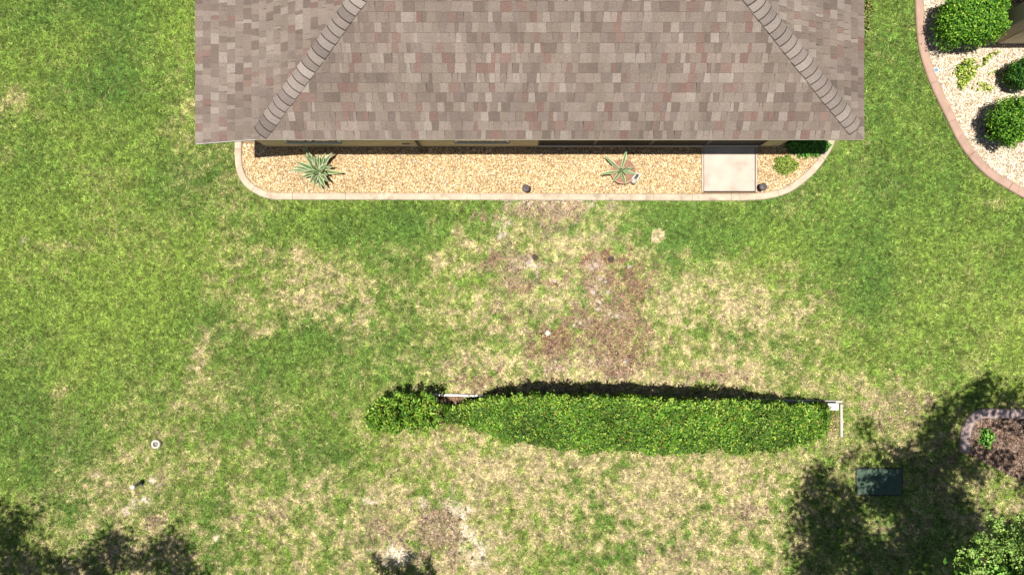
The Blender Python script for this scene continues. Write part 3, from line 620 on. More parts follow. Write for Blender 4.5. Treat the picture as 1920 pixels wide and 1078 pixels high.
# ================================================================== hedge
def interp(x, tab): return np.interp(x, [t[0] for t in tab], [t[1] for t in tab])
HN = [(835, 762), (870, 756), (915, 748), (960, 741), (1050, 741), (1200, 748), (1400, 753), (1500, 757), (1553, 764)]
HS = [(835, 790), (870, 801), (905, 813), (940, 830), (1000, 843), (1100, 849), (1300, 854), (1430, 851), (1490, 843), (1535, 826), (1553, 806)]
HZ = [(835, .45), (900, .6), (930, 1.35), (980, 1.65), (1300, 1.68), (1420, 1.5), (1450, 1.0), (1553, .75)]
def hedge():
    t = thing('hedge', 'long clipped dark green hedge in the middle of the lawn', 'hedge', (G(1200, 0)[0], -3.0, 0))
    n = 70000; px = rng.uniform(835, 1553, n); zt = interp(px, HZ)+(vnoise(px, 0*px, 14, 3)-.5)*.14
    kk = (1-zt/H)/SPX
    yn = (539-interp(px, HN))*kk-.03; ys = (539-interp(px, HS))*kk+.03; x = (px-960)*kk
    yn = yn+(vnoise(px, 0*px, 22, 5)-.5)*.16; ys = ys+(fbm(px, 0*px, 34, 6, 3)-.5)*.30
    u = rng.random(n); top = u < .62; nor = (u >= .62) & (u < .8); sou = u >= .8
    v = rng.random(n); r = rng.random(n)
    y = ys+(yn-ys)*v; z = zt*1.0
    edge = np.minimum(v, 1-v)*(yn-ys); z = z-np.clip(.12-edge, 0, .12)**2*9
    z = z-np.where(r < .4, rng.uniform(0, .16, n), 0)+rng.normal(0, .022, n)
    zs = zt*(.04+.93*rng.random(n)); inset = (1-zs/zt)*.16
    y = np.where(nor, yn-inset+rng.normal(0, .03, n), np.where(sou, ys+inset+rng.normal(0, .03, n), y)); z = np.where(top, z, zs)
    # lumps: pits between shoots
    z = z+np.where(top, (fbm(x, y, .3, 9, 3)-.5)*.36, 0)
    N = np.zeros((n, 3)); N[top, 2] = 1; N[nor, 1] = 1; N[sou, 1] = -1
    cl = leafcols(n, HEDGE, HP); tn = fbm(x, y, .8, 19, 3)[:, None]; t2 = fbm(x, y, .22, 29, 2)[:, None]; br_ = rng.random(n) < .012; cl[br_] = np.array(hx('a0703a')); cl = cl*(.42+.85*tn)*(.55+.85*t2)
    V, F, C_ = leaf_cloud(np.stack([x, y, z], 1), N, .058, .5, cl, up=.2, jitter=.62)
    # end caps and stray shoots
    m = 2600; ex = rng.choice([0, 1], m, p=[.35, .65]); pe = np.where(ex == 0, 836, 1552)+rng.normal(0, 4, m); ze = interp(pe, HZ)
    yn2 = interp(pe, HN); ys2 = interp(pe, HS); k2 = (1-ze/H)/SPX
    Q = np.stack([(pe-960)*k2, (539-(yn2+(ys2-yn2)*rng.uniform(-.1, 1.1, m)))*k2, ze*rng.uniform(.05, 1, m)], 1)
    V2, F2, C2 = leaf_cloud(Q, np.stack([np.where(ex == 0, -1., 1.), 0*pe, 0*pe], 1), .07, .48, leafcols(m, HEDGE, HP))
    ns = 330; sp = rng.uniform(850, 1552, ns); sel = rng.random(ns) < .55; zt = interp(sp, HZ); k3 = (1-zt/H)/SPX
    a = interp(sp, HN); b = interp(sp, HS); vv = np.where(sel, rng.uniform(-.02, .12, ns), rng.random(ns)); B = np.stack([(sp-960)*k3, (539-(a+(b-a)*vv))*k3, zt], 1)
    Q3 = np.repeat(B, 9, 0)+np.concatenate([rng.normal(0, .035, (ns*9, 2)), (np.tile(np.arange(9), ns)*.018)[:, None]], 1)
    V3, F3, C3 = leaf_cloud(Q3, np.tile([0, 0, 1.], (ns*9, 1)), .07, .42, leafcols(ns*9, HEDGE+['9cc850'], [.2, .25, .1, .2, .15, .1]))
    npmesh('foliage', np.vstack([V, V2, V3]), np.vstack([F, F2+len(V), F3+len(V)+len(V2)]), M['leaf'], np.vstack([C_, C2, C3]), t)
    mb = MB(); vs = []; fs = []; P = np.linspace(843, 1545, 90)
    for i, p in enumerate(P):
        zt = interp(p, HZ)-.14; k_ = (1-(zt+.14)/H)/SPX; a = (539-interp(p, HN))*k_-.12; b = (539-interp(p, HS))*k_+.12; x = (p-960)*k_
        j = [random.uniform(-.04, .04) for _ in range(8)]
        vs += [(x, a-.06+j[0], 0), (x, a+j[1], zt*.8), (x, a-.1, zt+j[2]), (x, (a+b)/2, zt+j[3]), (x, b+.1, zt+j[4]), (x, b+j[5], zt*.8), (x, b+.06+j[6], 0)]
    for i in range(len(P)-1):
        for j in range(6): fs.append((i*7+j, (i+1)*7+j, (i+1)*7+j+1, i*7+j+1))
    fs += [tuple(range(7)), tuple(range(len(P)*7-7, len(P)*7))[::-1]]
    mb.add(vs, fs); mb.build('stem', M['core'], t)  # solid dark body added inside the hedge to block light
hedge()
# loose shrub at the left end: many leafy shoots
def shoots_shrub(label, spots, leaf, pal, probs, name='shrub', per=60, top_r=.16, group=None):
    cx = np.mean([s[0] for s in spots]); cy = np.mean([s[1] for s in spots]); x, y, _ = G(cx, cy, .5)
    t = thing(name, label, 'shrub', (x, y, 0), group); br = MB(); Vs = []; Fs = []; Cs = []; off = 0
    for px, py, z, r in spots:
        tx, ty, _ = G(px, py, z); bx, by = x+(tx-x)*.45, y+(ty-y)*.45
        mid = (tx*.6+bx*.4+random.uniform(-.05, .05), ty*.6+by*.4+random.uniform(-.05, .05), z*.55)
        br.tube([(bx, by, 0), mid, (tx, ty, z)], [.016, .011, .004], 5)
        n = per; s = rng.random(n)**.7; A = np.array([bx, by, 0]); Mi = np.array(mid); Tp = np.array([tx, ty, z])
        P = np.where(s[:, None] < .5, A+(Mi-A)*s[:, None]*2, Mi+(Tp-Mi)*(s[:, None]*2-1))
        d = rng.normal(0, 1, (n, 3)); d /= np.linalg.norm(d, axis=1)[:, None]; rr = r*(1.15-s*.7)*rng.uniform(.5, 1, n)
        P = P+d*rr[:, None]*np.array([1, 1, .6]); P[:, 2] = np.clip(P[:, 2], .03, None)
        V, F, C_ = leaf_cloud(P, d*np.array([1, 1, .3]), leaf, .42, leafcols(n, pal, probs), up=.8, jitter=.4)
        Vs.append(V); Fs.append(F+off); Cs.append(C_); off += len(V)
    npmesh('foliage', np.vstack(Vs), np.vstack(Fs), M['leaf'], np.vstack(Cs), t); br.build('stem', M['stem'], t, smooth=True)
    return t
sp = [(760, 745, 1.55, .2), (808, 745, 1.45, .2), (735, 752, 1.2, .2), (780, 752, 1.4, .2), (720, 748, 1.3, .16), (700, 765, .9, .2), (712, 785, .8, .22), (735, 780, 1.1, .22), (760, 775, 1.2, .22), (788, 772, 1.2, .22), (812, 770, 1.0, .22), (825, 785, .7, .2), (800, 792, .9, .22), (775, 800, .9, .22), (748, 803, .8, .22), (722, 806, .6, .22), (700, 808, .4, .2), (692, 800, .35, .16), (822, 762, .9, .2), (795, 740, 1.1, .16), (745, 738, 1.1, .16), (765, 790, 1.2, .22), (740, 795, 1., .22), (785, 785, 1.1, .2), (705, 795, .6, .2),(690,790,.4,.15),(695,778,.7,.2),(690,768,.6,.2),(685,785,.5,.18),(700,800,.5,.2),(740,810,.6,.2),(770,812,.6,.18),(800,805,.6,.2),(820,800,.5,.18),(815,750,1.,.2),(705,752,.9,.2),(755,760,1.3,.2),(770,765,1.3,.2),(725,768,1.,.2),(800,760,1.2,.2)]
shoots_shrub('loose leafy green shrub at the left end of the long hedge', sp, .095, HEDGE + ['9cc850'], [.27, .27, .16, .15, .1, .05], per=105)

# white edging behind hedge
def board(path, wd, h, m, name, label, cat):
    mb = MB()
    for a, b in zip(path[:-1], path[1:]):
        a = Vector((*a, 0)); b = Vector((*b, 0)); d = (b-a).normalized(); n = Vector((-d.y, d.x, 0))*wd/2
        q = [a-n, b-n, b+n, a+n]; mb.add([(p.x, p.y, -.02) for p in q]+[(p.x, p.y, h) for p in q], [(3, 2, 1, 0), (4, 5, 6, 7), (0, 1, 5, 4), (1, 2, 6, 5), (2, 3, 7, 6), (3, 0, 4, 7)])
    return tag(mb.build(name, m, bevel=.006), label, cat)
board([G2(795, 739), G2(860, 740), G2(935, 743), G2(1200, 747), G2(1460, 750), G2(1577, 752)], .055, .09, M['pvc'], 'edging_board', 'long low white edging board along the house side of the hedge', 'edging')
board([G2(1575, 756.5), G2(1575.5, 818)], .06, .09, M['pvc'], 'edging_board', 'short white edging board past the right end of the hedge', 'edging')
mb = MB(); x, y, _ = G(1563, 762, .3); b = thing('post', 'squat white corner post joining the two white edging boards', 'post', (x, y, 0))
mb.box(x-.11, x+.11, y-.07, y+.06, 0, .26); mb.build('body', M['pvc'], b, bevel=.012)
mb = MB(); mb.box(x-.13, x+.12, y-.085, y+.075, .26, .30); mb.build('cap', M['white'], b, bevel=.01)
mb = MB(); mb.box(x-.2, x-.13, y+.04, y+.11, 0, .2); mb.build('bracket', M['dark'], b, bevel=.008)

# ================================================================== other shrubs
GL = ['5c8f26', '87b336', '3f6e1c', 'a3c849', '74a02e']
bush('large boxy clipped shrub beside the neighbouring house corner', 1817, 38, .62, .52, 1.6, GL, [.3, .2, .25, .08, .17], n=10500, leaf=.06, box=3.0, lumps=.14)
bush('big round shrub below the yellow green plants in the pale gravel', 1903, 228, .48, .48, 1.6, GL, [.28, .14, .33, .06, .19], n=7000, leaf=.075, asp=.35, box=2.1, loose=.09)
bush('dark clipped shrub cut by the frame edge in the pale gravel', 1921, 138, .32, .30, 1.1, ['2f5a1c', '42702a', '5c8f26'], [.5, .3, .2], n=5000, leaf=.055)
def lowplant(label, spots, leaf, pal, name='low_plant', n=150, group=None, asp=.55):
    x, y, _ = G(spots[0][0], spots[0][1], .1); t = thing(name, label, 'plant', (x, y, 0), group); Ps = []; Ns = []; mb = MB()
    for px, py, r, h in spots:
        m = max(12, int(n*(r/.15)**2)); d = rng.normal(0, 1, (m, 3)); d /= np.linalg.norm(d, axis=1)[:, None]; d[:, 2] = abs(d[:, 2])
        X, Y, _ = G(px, py, h*.5); Ps.append(np.stack([X+d[:, 0]*r*rng.uniform(.2, 1, m), Y+d[:, 1]*r*rng.uniform(.2, 1, m), .03+h*d[:, 2]*rng.uniform(.3, 1, m)], 1)); Ns.append(d)
        mb = MB(); mb.tube([(X, Y, 0), (X+.01, Y, h*.5), (X+.02, Y+.01, h*.9)], [.012, .008, .003], 5); mb.build('stem', M['stem'], t)
    P = np.vstack(Ps); V, F, C_ = leaf_cloud(P, np.vstack(Ns), leaf, asp, leafcols(len(P), pal), up=.7, jitter=.5)
    npmesh('foliage', V, F, M['leaf'], C_, t); return t
YG = ['a9c14a', 'c4d163', '7f9e34', 'd2d777', '5e7f28']
lowplant('bushy yellow green plant at the centre of the pale gravel bed', [(1812, 125, .17, .42), (1820, 118, .15, .4), (1803, 135, .14, .38), (1822, 140, .14, .35), (1812, 150, .15, .3), (1806, 158, .12, .28), (1830, 128, .1, .3)], .065, YG, n=110)
lowplant('sparse yellow green sprigs nearest the neighbouring house', [(1850, 112, .1, .25), (1858, 104, .08, .22), (1868, 100, .07, .2), (1845, 120, .06, .15)], .055, YG, n=80)
lowplant('thin yellowish sprigs between the bushy plant and dark shrub', [(1858, 137, .07, .14), (1866, 133, .05, .14), (1870, 140, .05, .1)], .045, YG, n=60)
lowplant('yellow green seedling clump just above the big round shrub', [(1850, 162, .12, .2), (1838, 158, .07, .15), (1857, 168, .08, .18), (1835, 168, .06, .15), (1822, 165, .05, .12)], .055, YG, n=90)
lowplant('small yellow green shrub in gravel right of the walkway', [(1474, 308, .16, .4), (1462, 312, .13, .36), (1484, 304, .14, .32), (1470, 320, .12, .28), (1488, 316, .1, .22), (1458, 300, .08, .2), (1478, 296, .1, .3), (1466, 302, .14, .34), (1490, 310, .13, .28), (1475, 322, .1, .2)], .055, ['7a9232', '98ab45', '55702a', 'aab458'], n=300, asp=.35)
lowplant('dark leafy shrub in the shade of the eave beside the curb', [(1500, 275, .25, .45), (1520, 270, .26, .5), (1540, 268, .22, .4), (1512, 284, .2, .3), (1530, 282, .2, .25), (1548, 275, .16, .3), (1490, 270, .2, .4), (1505, 262, .3, .5), (1530, 258, .3, .5)], .06, ['4f8a2c', '6fa33a', '3a6b22'], n=140)
lowplant('rosette of glossy green leaves in the brown mulch bed', [(1852, 822, .2, .3), (1848, 826, .15, .25), (1856, 816, .15, .25), (1852, 832, .14, .2), (1846, 812, .12, .2)], .085, ['5f9a30', '88bd48', '3c7022', 'a5d060'], n=60, asp=.45)
lowplant('low leafy border plants along the right edge of the roof', [(1628, 5, .16, .3), (1634, 14, .14, .25), (1627, 24, .14, .3), (1630, 38, .12, .22), (1627, 52, .12, .2), (1625, 66, .1, .18), (1632, -8, .2, .3), (1624, -30, .25, .4), (1624, 80, .07, .1)], .055, ['6d8f34', '8f9f48', '4c6a26', '8a6f45', 'a9a86a'], n=60)
# soil under the border plants
mb = MB(); mb.add([(*G2(1600, -60), .006), (*G2(1600, 72), .006), (*G2(1626, 70), .006), (*G2(1636, 20), .006), (*G2(1638, -60), .006)], [(0, 1, 2, 3, 4)]); tag(mb.build('border_soil', M['mulchbase']), kind='structure')

# ================================================================== agaves
def agave(label, px, py, z0, leaves, wd, root_name='agave', zbase=0., rad=1.):
    x, y, _ = G(px, py, z0); t = thing(root_name, label, 'agave', (x, y, zbase)); gr, cr, dk = hx('5f754a'), hx('c4c79e'), hx('8b9a6a')
    for ang, L_, rise, droop in leaves:
        mb = MB(); L_ *= rad; a = math.radians(ang); dx, dy = math.cos(a), math.sin(a); n = 9; vs = []; rows = []
        for i in range(n+1):
            s = i/n; r = L_*(s*math.cos(rise)+.04); z = zbase+.03+L_*math.sin(rise)*s-droop*L_*s*s
            w_ = wd*(.5+1.1*s if s < .45 else (1.0-(s-.45)/.55)**.8)*.5
            rows.append((x+dx*r, y+dy*r, z, max(w_, .001)))
        for (u0, u1, c) in ((-1, -.62, cr), (-.62, .62, gr), (.62, 1, cr)):
            vs = []
            for X, Y, Z, w_ in rows:
                for u in (u0, u1): vs.append((X-dy*u*w_, Y+dx*u*w_, max(Z, .02)+abs(u)*w_*.55))
            mb.add(vs, [(2*i, 2*i+1, 2*i+3, 2*i+2) for i in range(n)], tuple(q*random.uniform(.9, 1.1) for q in c))
        mb.build('leaf', M['agave'], t)
    mb = MB(); mb.lathe((x, y, zbase), [(.05, 0), (.06, .05), (.03, .1), (.005, .16)], 10, gr); mb.build('heart', M['agave'], t, smooth=True)
    return t
R = math.radians
agave('large variegated agave growing in the gravel at the left', 594, 320, .12,
      [(180+0, .56, R(25), .1), (172, .5, R(30), .05), (158, .52, R(40), .1), (122, .46, R(48), .0), (112, .62, R(40), .0), (98, .44, R(52), .05), (86, .42, R(55), .05), (70, .45, R(50), 0), (55, .5, R(42), .1), (42, .62, R(35), .1),
       (22, .42, R(50), .1), (8, .46, R(40), .1), (352, .62, R(30), .1), (335, .45, R(50), .1), (318, .5, R(42), .15), (300, .56, R(40), .15), (285, .5, R(35), .2), (270, .5, R(45), .15), (255, .45, R(50), .1), (212, .42, R(42), .1), (196, .38, R(50), .1), (345, .4, R(62), .0), (130, .3, R(68), 0), (250, .3, R(68), 0)], .115, rad=1.15)
x, y, _ = G(1169, 321, .4)
pot = thing('plant_pot', 'round terracotta pot holding the right agave', 'plant pot', (x, y, 0))
mb = MB(); mb.lathe((x, y, 0), [(.19, 0), (.265, .30), (.275, .30), (.29, .31), (.29, .37), (.28, .38), (.262, .38), (.257, .33), (.01, .33)], 32); mb.build('body', M['terra'], pot, smooth=False)
mb = MB(); mb.lathe((x, y, .333), [(.256, 0), (.2, .012), (.1, .006), (.01, .014)], 24); mb.build('soil', M['potsoil'], pot)
agave('smaller variegated agave standing in the terracotta pot', 1165, 320, .40,
      [(78, .44, R(30), .05), (143, .46, R(25), .1), (192, .42, R(22), .1), (232, .30, R(25), .15), (283, .34, R(35), .15), (345, .30, R(25), .15), (8, .28, R(45), .1), (20, .2, R(60), 0), (300, .2, R(60), 0), (215, .2, R(60), 0)], .075, zbase=.335, rad=1.3)
x, y, _ = G(1191, 334, .36)
l = thing('spotlight', 'small white garden spotlight with black panel leaning by the pot', 'garden light', (x, y, 0))
mb = MB(); mb.tube([(x+.02, y+.02, 0), (x+.02, y+.02, .38)], .012, 8); mb.build('stake', M['grey'], l)
mb = MB(); mb.lathe((x-.03, y-.07, .3), [(.03, 0), (.06, .02), (.07, .08), (.05, .12), (.01, .13)], 12); mb.build('lamp_head', M['pvc'], l, smooth=True)
mb = MB(); a = R(55); c_, s_ = math.cos(a), math.sin(a)
for (hl, hw, z0, z1, mm, nm) in ((.10, .065, .38, .40, 'pvc', 'panel_frame'), (.07, .032, .402, .406, 'dark', 'solar_panel')):
    mb = MB(); mb.add([(x+.02+c_*u*hl-s_*v*hw, y+.02+s_*u*hl+c_*v*hw, z) for z in (z0, z1) for u, v in ((-1, -1), (1, -1), (1, 1), (-1, 1))], [(3, 2, 1, 0), (4, 5, 6, 7), (0, 1, 5, 4), (1, 2, 6, 5), (2, 3, 7, 6), (3, 0, 4, 7)]); mb.build(nm, M[mm], l)

# path lights
for px, py, lab in ((986, 353, 'round dark path light beside the curb, middle of the gravel bed'), (1432, 350, 'round dark path light just right of the walkway')):
    z = .42; x, y, _ = G(px, py, z); l = thing('path_light', lab, 'garden light', (x, y, 0), 'dark path lights in the golden gravel')
    mb = MB(); mb.tube([(x, y, -.01), (x, y, z-.03)], .014, 8); mb.build('stake', M['dark'], l)
    mb = MB(); mb.lathe((x, y, z-.09), [(.03, 0), (.032, .05)], 14); mb.build('lens', M['glass'], l)
    mb = MB(); mb.lathe((x, y, z-.04), [(.088, 0), (.09, .008), (.07, .028), (.04, .038), (.02, .04), (.016, .052), (.003, .054)], 24); mb.build('lamp_shade', M['lampcap'], l, smooth=True)

# utility lid
x0_, y0_ = G2(1605, 926); x1_, y1_ = G2(1689, 878)
t = thing('utility_box', 'dark green rectangular utility box lid in the shaded lawn', 'utility box', ((x0_+x1_)/2, (y0_+y1_)/2, 0))
mb = MB(); mb.box(x0_-.03, x1_+.03, y0_-.03, y1_+.03, -.05, .03); mb.build('frame', M['dark'], t, bevel=.01)
mb = MB(); mb.box(x0_, x1_, y0_, y1_, .0, .055); mb.box(x0_+.1, x0_+.2, y0_+.28, y0_+.33, .05, .062); mb.box(x1_-.2, x1_-.1, y0_+.28, y0_+.33, .05, .062); mb.build('lid', M['lid'], t, bevel=.012)

# cleanout ring
x, y, _ = G(293, 832, .06); t = thing('sprinkler_collar', 'white concrete ring around a grey sprinkler head in the lawn', 'sprinkler', (x, y, 0))
mb = MB(); mb.lathe((x, y, 0), [(.06, 0), (.055, .09), (.06, .105), (.095, .105), (.108, .09), (.11, 0)], 28); mb.build('collar', M['pvc'], t, smooth=False)
mb = MB(); mb.lathe((x, y, 0), [(.055, 0), (.054, .05), (.035, .055), (.03, .075), (.005, .08)], 16); mb.build('head', M['grey'], t)
# capped pipe
zt = .42; x, y, _ = G(247.5, 913.5, zt); t = thing('standpipe', 'white capped grey pipe standing in the lawn at lower left', 'pipe', (x, y, 0))
mb = MB(); mb.lathe((x, y, -.02), [(.036, 0), (.036, zt-.04)], 14); mb.build('pipe', M['grey'], t, smooth=False)
mb = MB(); mb.lathe((x, y, zt-.08), [(.05, 0), (.058, .01), (.058, .065), (.045, .08), (.01, .085)], 18); mb.build('cap', M['pvc'], t, smooth=False)
mb = MB(); mb.lathe((x, y, 0), [(.10, -.02), (.09, .012), (.05, .016), (.04, .016)], 16); mb.build('base', M['dark'], t)
# valve cap
x, y, _ = G(1755, 132, .03); t = thing('valve_cover', 'tiny blue grey valve cover in the pale gravel by the pink curb', 'valve cover', (x, y, 0))
mb = MB(); mb.lathe((x, y, 0), [(.075, 0), (.075, .03), (.065, .034)], 18); mb.build('rim', M['white'], t)
mb = MB(); mb.lathe((x, y, .03), [(.045, 0), (.045, .012), (.03, .018), (.004, .02)], 14); mb.build('cap', M['blue'], t)

# ================================================================== rocks on bare ground
def rock(px, py, r, colr, label, group, z=.0):
    x, y, _ = G(px, py, .02); mb = MB(); nu, nv = 9, 5; vs = []; fs = []; ax = random.uniform(.8, 1.3); ay = random.uniform(.7, 1.1); ro = random.uniform(0, 3.1)
    jit = [[random.uniform(.78, 1.15) for _ in range(nu)] for _ in range(nv+1)]
    for j in range(nv+1):
        th = math.pi*j/nv
        for i in range(nu):
            a = 2*math.pi*i/nu+j*.2; q = r*jit[j][i]*(1 if 0 < j < nv else .6); X = q*ax*math.sin(th)*math.cos(a); Y = q*ay*math.sin(th)*math.sin(a)
            vs.append((x+X*math.cos(ro)-Y*math.sin(ro), y+X*math.sin(ro)+Y*math.cos(ro), z+r*.15+.55*r*math.cos(th)*jit[j][i]))
    for j in range(nv):
        for i in range(nu): fs.append((j*nu+i, (j+1)*nu+i, (j+1)*nu+(i+1) % nu, j*nu+(i+1) % nu))
    fs.append(tuple(range(nu))); fs.append(tuple(range(nv*nu, nv*nu+nu))[::-1])
    mb.add([(v[0]-x, v[1]-y, v[2]) for v in vs], fs, colr); o = mb.build('rock', M['stone']); o.location = (x, y, 0); return tag(o, label, 'rock', group)
pale, dkc = hx('b3a594'), hx('4a3c36')
rock(1027, 624, .085, hx('cfc6b8'), 'brightest white stone, alone above the brown litter patch', None)
rock(1004, 483, .07, dkc, 'dark brown stone right of the pale sand patch', None)
rock(1146, 486, .075, dkc, 'dark stone at the top of the brown mulch litter', None)
GRP = 'small pale stones on the bare brown patch'
for px, py, r, lab in (
 (1118, 497, .075, 'largest pale stone at the top left of the brown litter patch'), (1109, 503, .045, 'small pale chip touching the left of the largest pale stone in the litter'),
 (1126, 523, .06, 'pale stone one step below the largest, in the brown litter'), (1136, 528, .04, 'tiny pale chip right of the second pale stone down in the litter'),
 (1113, 548, .06, 'pale stone on the left of the middle pair in the brown litter'), (1140, 548, .05, 'pale stone on the right of the middle pair in the brown litter'),
 (1124, 566, .05, 'topmost stone of the short vertical string in the brown litter'), (1121, 580, .045, 'lowest stone of the short vertical string in the brown litter'),
 (1142, 588, .05, 'left stone of the pair right below the vertical string of stones'), (1157, 592, .055, 'right stone of the pair right below the vertical string of stones'),
 (1104, 598, .04, 'small stone left of that pair, upper end of the slanting row'), (1088, 605, .055, 'middle and largest stone of the slanting row left in the litter'), (1076, 610, .04, 'lower left end stone of the slanting row in the litter'),
 (1180, 500, .05, 'pale stone near the top right edge of the brown litter patch'), (990, 493, .06, 'pale stone on the sand patch beside the dark brown stone'), (977, 501, .055, 'pale stone at the left end of the sand patch by the dark stone'),
 (1022, 693, .045, 'leftmost of four pale stones in a row above the hedge shadow'), (1034, 690, .04, 'second from left of four pale stones above the hedge shadow'), (1045, 692, .04, 'third from left of four pale stones above the hedge shadow'), (1057, 691, .045, 'rightmost of four pale stones in a row above the hedge shadow'),
 (1042, 678, .05, 'single pale stone just above the row of four stones'), (1108, 677, .05, 'lone pale stone above the middle of the hedge shadow'), (1172, 678, .055, 'pale stone right of the lone one, above the hedge shadow'),
 (938, 444, .06, 'pale stone on the small sandy spot nearest the curb'), (1040, 526, .05, 'pale stone in green grass left of the brown litter patch')):
    rock(px, py, r, tuple(c*random.uniform(.85, 1.1) for c in pale), lab, GRP)
GRP = 'dark clods on the sandy patch below the hedge'
for px, py, r, lab in (
 (862, 974, .05, 'dark clod at the top of the sandy patch, largest of three'), (857, 985, .04, 'small dark clod just under the largest top one on the sand'), (873, 955, .035, 'highest small dark clod at the neck of the sandy patch'),
 (857, 1012, .055, 'greenish dark clod below the whitest sand'), (872, 1011, .04, 'small dark clod right of the greenish one below the whitest sand'),
 (861, 1038, .045, 'dark clod alone in the lower left of the sandy patch'), (868, 1052, .04, 'lowest dark clod on the sandy patch'), (905, 1047, .045, 'rightmost dark clod on the sandy patch'), (885, 1046, .04, 'dark clod midway along the bottom of the sandy patch'),
 (752, 1013, .045, 'dark clod above the crisp small tree shadow'), (682, 955, .05, 'dark clod beside the little white sand spot on the left')):
    rock(px, py, r, tuple(c*random.uniform(.8, 1.6) for c in hx('5f513d')), lab, GRP)

# ================================================================== trees
OAK = ['5d8c2e', '7fae45', '446f22', '98c45c']
def tree(label, base, trunk, blobs, leaf, n_per, pal, probs=None, fine=None, r0=.16, name='tree', solid=1.):
    t = thing(name, label, 'tree', base); br = MB(); tp = [Vector(base)]+[Vector(p) for p in trunk]
    br.tube(tp, [r0*1.25]+[r0*(1-.5*(i+1)/len(trunk)) for i in range(len(trunk))], 10)
    nodes = [(p, r0*.55) for p in tp[1:]]; Vs = []; Fs = []; Cs = []; off = 0
    todo = sorted(blobs, key=lambda b: (Vector(b[0])-tp[-1]).length)
    for c, r in todo:
        c = Vector(c); j = min(range(len(nodes)), key=lambda k: (nodes[k][0]-c).length+.3*max(0, nodes[k][0].z-c.z)); p, rr = nodes[j]
        mid = (p+c)/2+Vector((random.uniform(-.12, .12), random.uniform(-.12, .12), random.uniform(.0, .2))); r1 = rr*.72
        br.tube([p, mid, c], [r1, r1*.8, max(r1*.55, .008)], 6); nodes += [(c, max(r1*.8, .014))]
        n = int(n_per*(r/.5)**2)
        # leaves grouped along small twigs for an uneven outline
        nt_ = max(4, n//14); tw = rng.normal(0, 1, (nt_, 3)); tw /= np.linalg.norm(tw, axis=1)[:, None]; tw *= (r*rng.uniform(.05, 1.05, nt_)**.7)[:, None]; tw[:, 2] *= .6
        k = rng.integers(0, nt_, n); P = np.array(c)+tw[k]+rng.normal(0, leaf*1.15, (n, 3))
        for q in tw[:max(3, nt_//3)]: br.tube([c, Vector(np.array(c)+q*.5)+Vector((0, 0, .02)), Vector(np.array(c)+q)], [.012, .008, .003], 4)
        V, F, C_ = leaf_cloud(P, rng.normal(0, 1, (n, 3)), leaf, .5, leafcols(n, pal, probs), up=1., jitter=.3)
        Vs.append(V); Fs.append(F+off); Cs.append(C_); off += len(V)
    if fine is not None:
        for V, F, C_ in fine(br): Vs.append(V); Fs.append(F+off); Cs.append(C_); off += len(V)
    npmesh('crown', np.vstack(Vs), np.vstack(Fs), M['leaf'], np.vstack(Cs), t); br.build('trunk', M['bark'], t, smooth=True)
    return t
def off_frame(s, r, zmin, zmax, mx=60):
    """choose a height so that a clump with this shadow stays outside the picture"""
    for i in range(60):
        z = random.uniform(zmin, zmax)*(1+.01*i); x, y, _ = S(s[0], s[1], z); q = SPX/(1-z/H); px = 960+x*q; py = 539-y*q
        if px+q*r*1.15 < 0 or px-q*r*1.15 > 1920 or py-q*r*1.15 > 1078: return (x, y, z)
    return (x, y, z)
RB = [(1845,722,16),(1835,752,24),(1800,768,24),(1883,748,22),(1915,752,14),(1768,780,20),(1762,808,26),(1750,838,28),(1785,850,20),(1770,878,36),(1828,882,22),(1735,902,34),(1700,845,9),
 (1622,806,11),(1648,845,12),(1532,896,22),(1556,918,22),(1512,950,28),(1550,965,34),(1594,945,28),(1498,990,16),(1595,990,26),(1540,1005,34),(1700,950,30),(1705,1000,40),(1560,1050,44),(1620,1040,40),(1740,960,40),(1760,1010,44),(1690,1058,44),
 (1790,930,28),(1810,985,36),(1850,1050,44),(1800,1050,40),(1905,1060,44),(1900,1000,28),(1760,1070,40),(1640,1085,40),(1520,1072,26),(1860,995,26),(1820,840,12),(1700,915,22),(1660,940,18),(1780,820,16),(1720,870,20),(1880,860,16),(1590,858,10),(1495,1035,14),(1925,905,20),(1845,850,12),(1880,798,9),(1925,790,20),(1725,930,30),(1780,965,34),(1725,1035,34),(1660,1040,30)]
blR = [(off_frame(b, b[2]/SPX, 6.0, 8.5), b[2]/SPX*1.15) for b in RB]
blR += [(G(1845, 1120, 5.0), .42), (G(1890, 1108, 5.1), .36), (G(1865, 1090, 4.9), .2), (G(1905, 1092, 4.8), .2)]
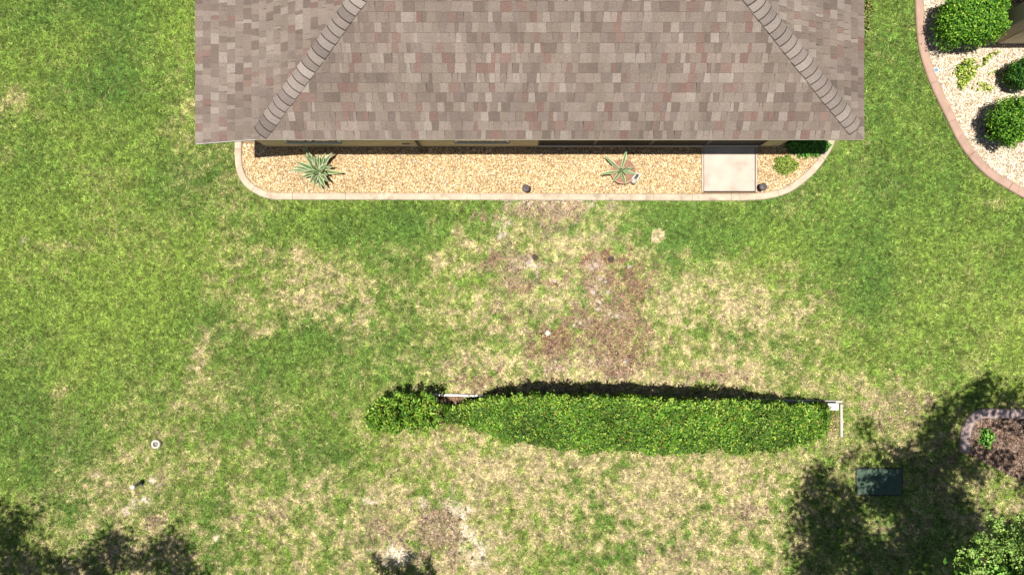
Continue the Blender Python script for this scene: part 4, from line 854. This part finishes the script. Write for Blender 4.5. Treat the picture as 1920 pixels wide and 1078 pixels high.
def fineR(br):
    out = []; o = G(2010, 1190, 4.6)
    tips = [(1802, 1052), (1812, 1030), (1832, 1002), (1846, 1010), (1857, 966), (1866, 990), (1884, 988), (1906, 968), (1900, 1002), (1915, 985), (1850, 1038), (1872, 1030), (1838, 1066), (1862, 1062), (1890, 1045), (1912, 1030), (1880, 1072), (1822, 1075), (1905, 1066), (1925, 1010), (1930, 1050), (1850, 1082), (1895, 1090), (1935, 1085), (1875, 1010), (1825, 1045), (1890, 1022), (1842,1050),(1868,1048),(1905,1050),(1920,1075),(1860,1078)]
    for tx, ty in tips:
        zt = random.uniform(4.5, 5.2); tip = Vector(G(tx, ty, zt)); st = Vector(G(tx+(2010-tx)*.62+random.uniform(-12, 12), ty+(1190-ty)*.62, zt-.5)); 
        mid = (tip+st)/2+Vector((random.uniform(-.1, .1), random.uniform(-.1, .1), .12)); br.tube([Vector(o), st, mid, tip], [.035, .018, .01, .004], 5)
        for s in np.linspace(0, 1, 13):
            c = (st*(1-s)**2+mid*2*s*(1-s)+tip*s*s); w_ = .05+.16*math.sin(math.pi*min(.95, s*.7+.15))*(1.15-s*.75)
            for k in range(3):
                a = random.uniform(0, 6.28); e = c+Vector((math.cos(a), math.sin(a), random.uniform(-.2, .35)))*w_*random.uniform(.5, 1.3)
                br.tube([c, e], [.005, .002], 3)
                n = 15; P = np.array(e)+rng.normal(0, .033, (n, 3)); out.append(leaf_cloud(P, np.tile([0, 0, 1.], (n, 1)), .052, .55, leafcols(n, ['7c9e42', '9dbb5c', '5a8030', 'b6cc76'], [.35, .3, .2, .15]), up=.5, jitter=.55))
    return out
tree('leafy oak tree reaching into the bottom right corner of the photo', (11.2, -9.6, 0), [(11.0, -9.2, 2), (10.6, -8.6, 4), (10.0, -7.9, 5.6)], blR, .13, 640, OAK, fine=fineR, r0=.2)
LB = [(18,1000,30),(40,960,9),(84,950,9),(62,968,12),(38,985,14),(28,1042,36),(5,952,14),(95,1050,22),(204,1003,18),(215,1035,28),(172,1048,28),(248,1003,7),(318,1012,18),(300,1045,28),(345,1066,22),(258,1062,26),(125,1074,26),(78,1003,7),(100,945,6),(190,1078,28),(15,1078,30),(225,1018,16),(335,1030,16),(60,1070,26),(330,1085,30),(285,1020,12),(380,1090,20)]
blL = [(off_frame(b, b[2]/SPX, 5.5, 7.5), b[2]/SPX*1.12) for b in LB]
tree('broad tree casting dappled shade over the bottom left lawn', (-11.6, -9.6, 0), [(-11.5, -9.3, 2), (-11.2, -8.8, 3.8), (-11.0, -8.2, 5.2)], blL, .125, 560, OAK, r0=.17)
SB = [(704,1043,5),(707,1050,6),(713,1058,6),(717,1066,7),(733,1052,6),(738,1058,7),(742,1066,8),(748,1076,9),(768,1040,5),(762,1046,5),(765,1055,7),(772,1064,6),(770,1074,9),(783,1074,9),(803,1048,5),(800,1056,5),(806,1062,6),(810,1072,8),(756,1084,14),(728,1084,12),(790,1086,14),(778,1046,4)]
blS = [(off_frame(b, b[2]/SPX, 1.8, 2.5), b[2]/SPX*1.0+.01) for b in SB]
tree('small young tree casting a crisp shadow at the bottom edge', (-2.75, -7.35, 0), [(-2.78, -7.3, .6), (-2.75, -7.15, 1.2), (-2.75, -7.0, 1.5)], blS, .05, 5200, OAK, r0=.035, name='young_tree')
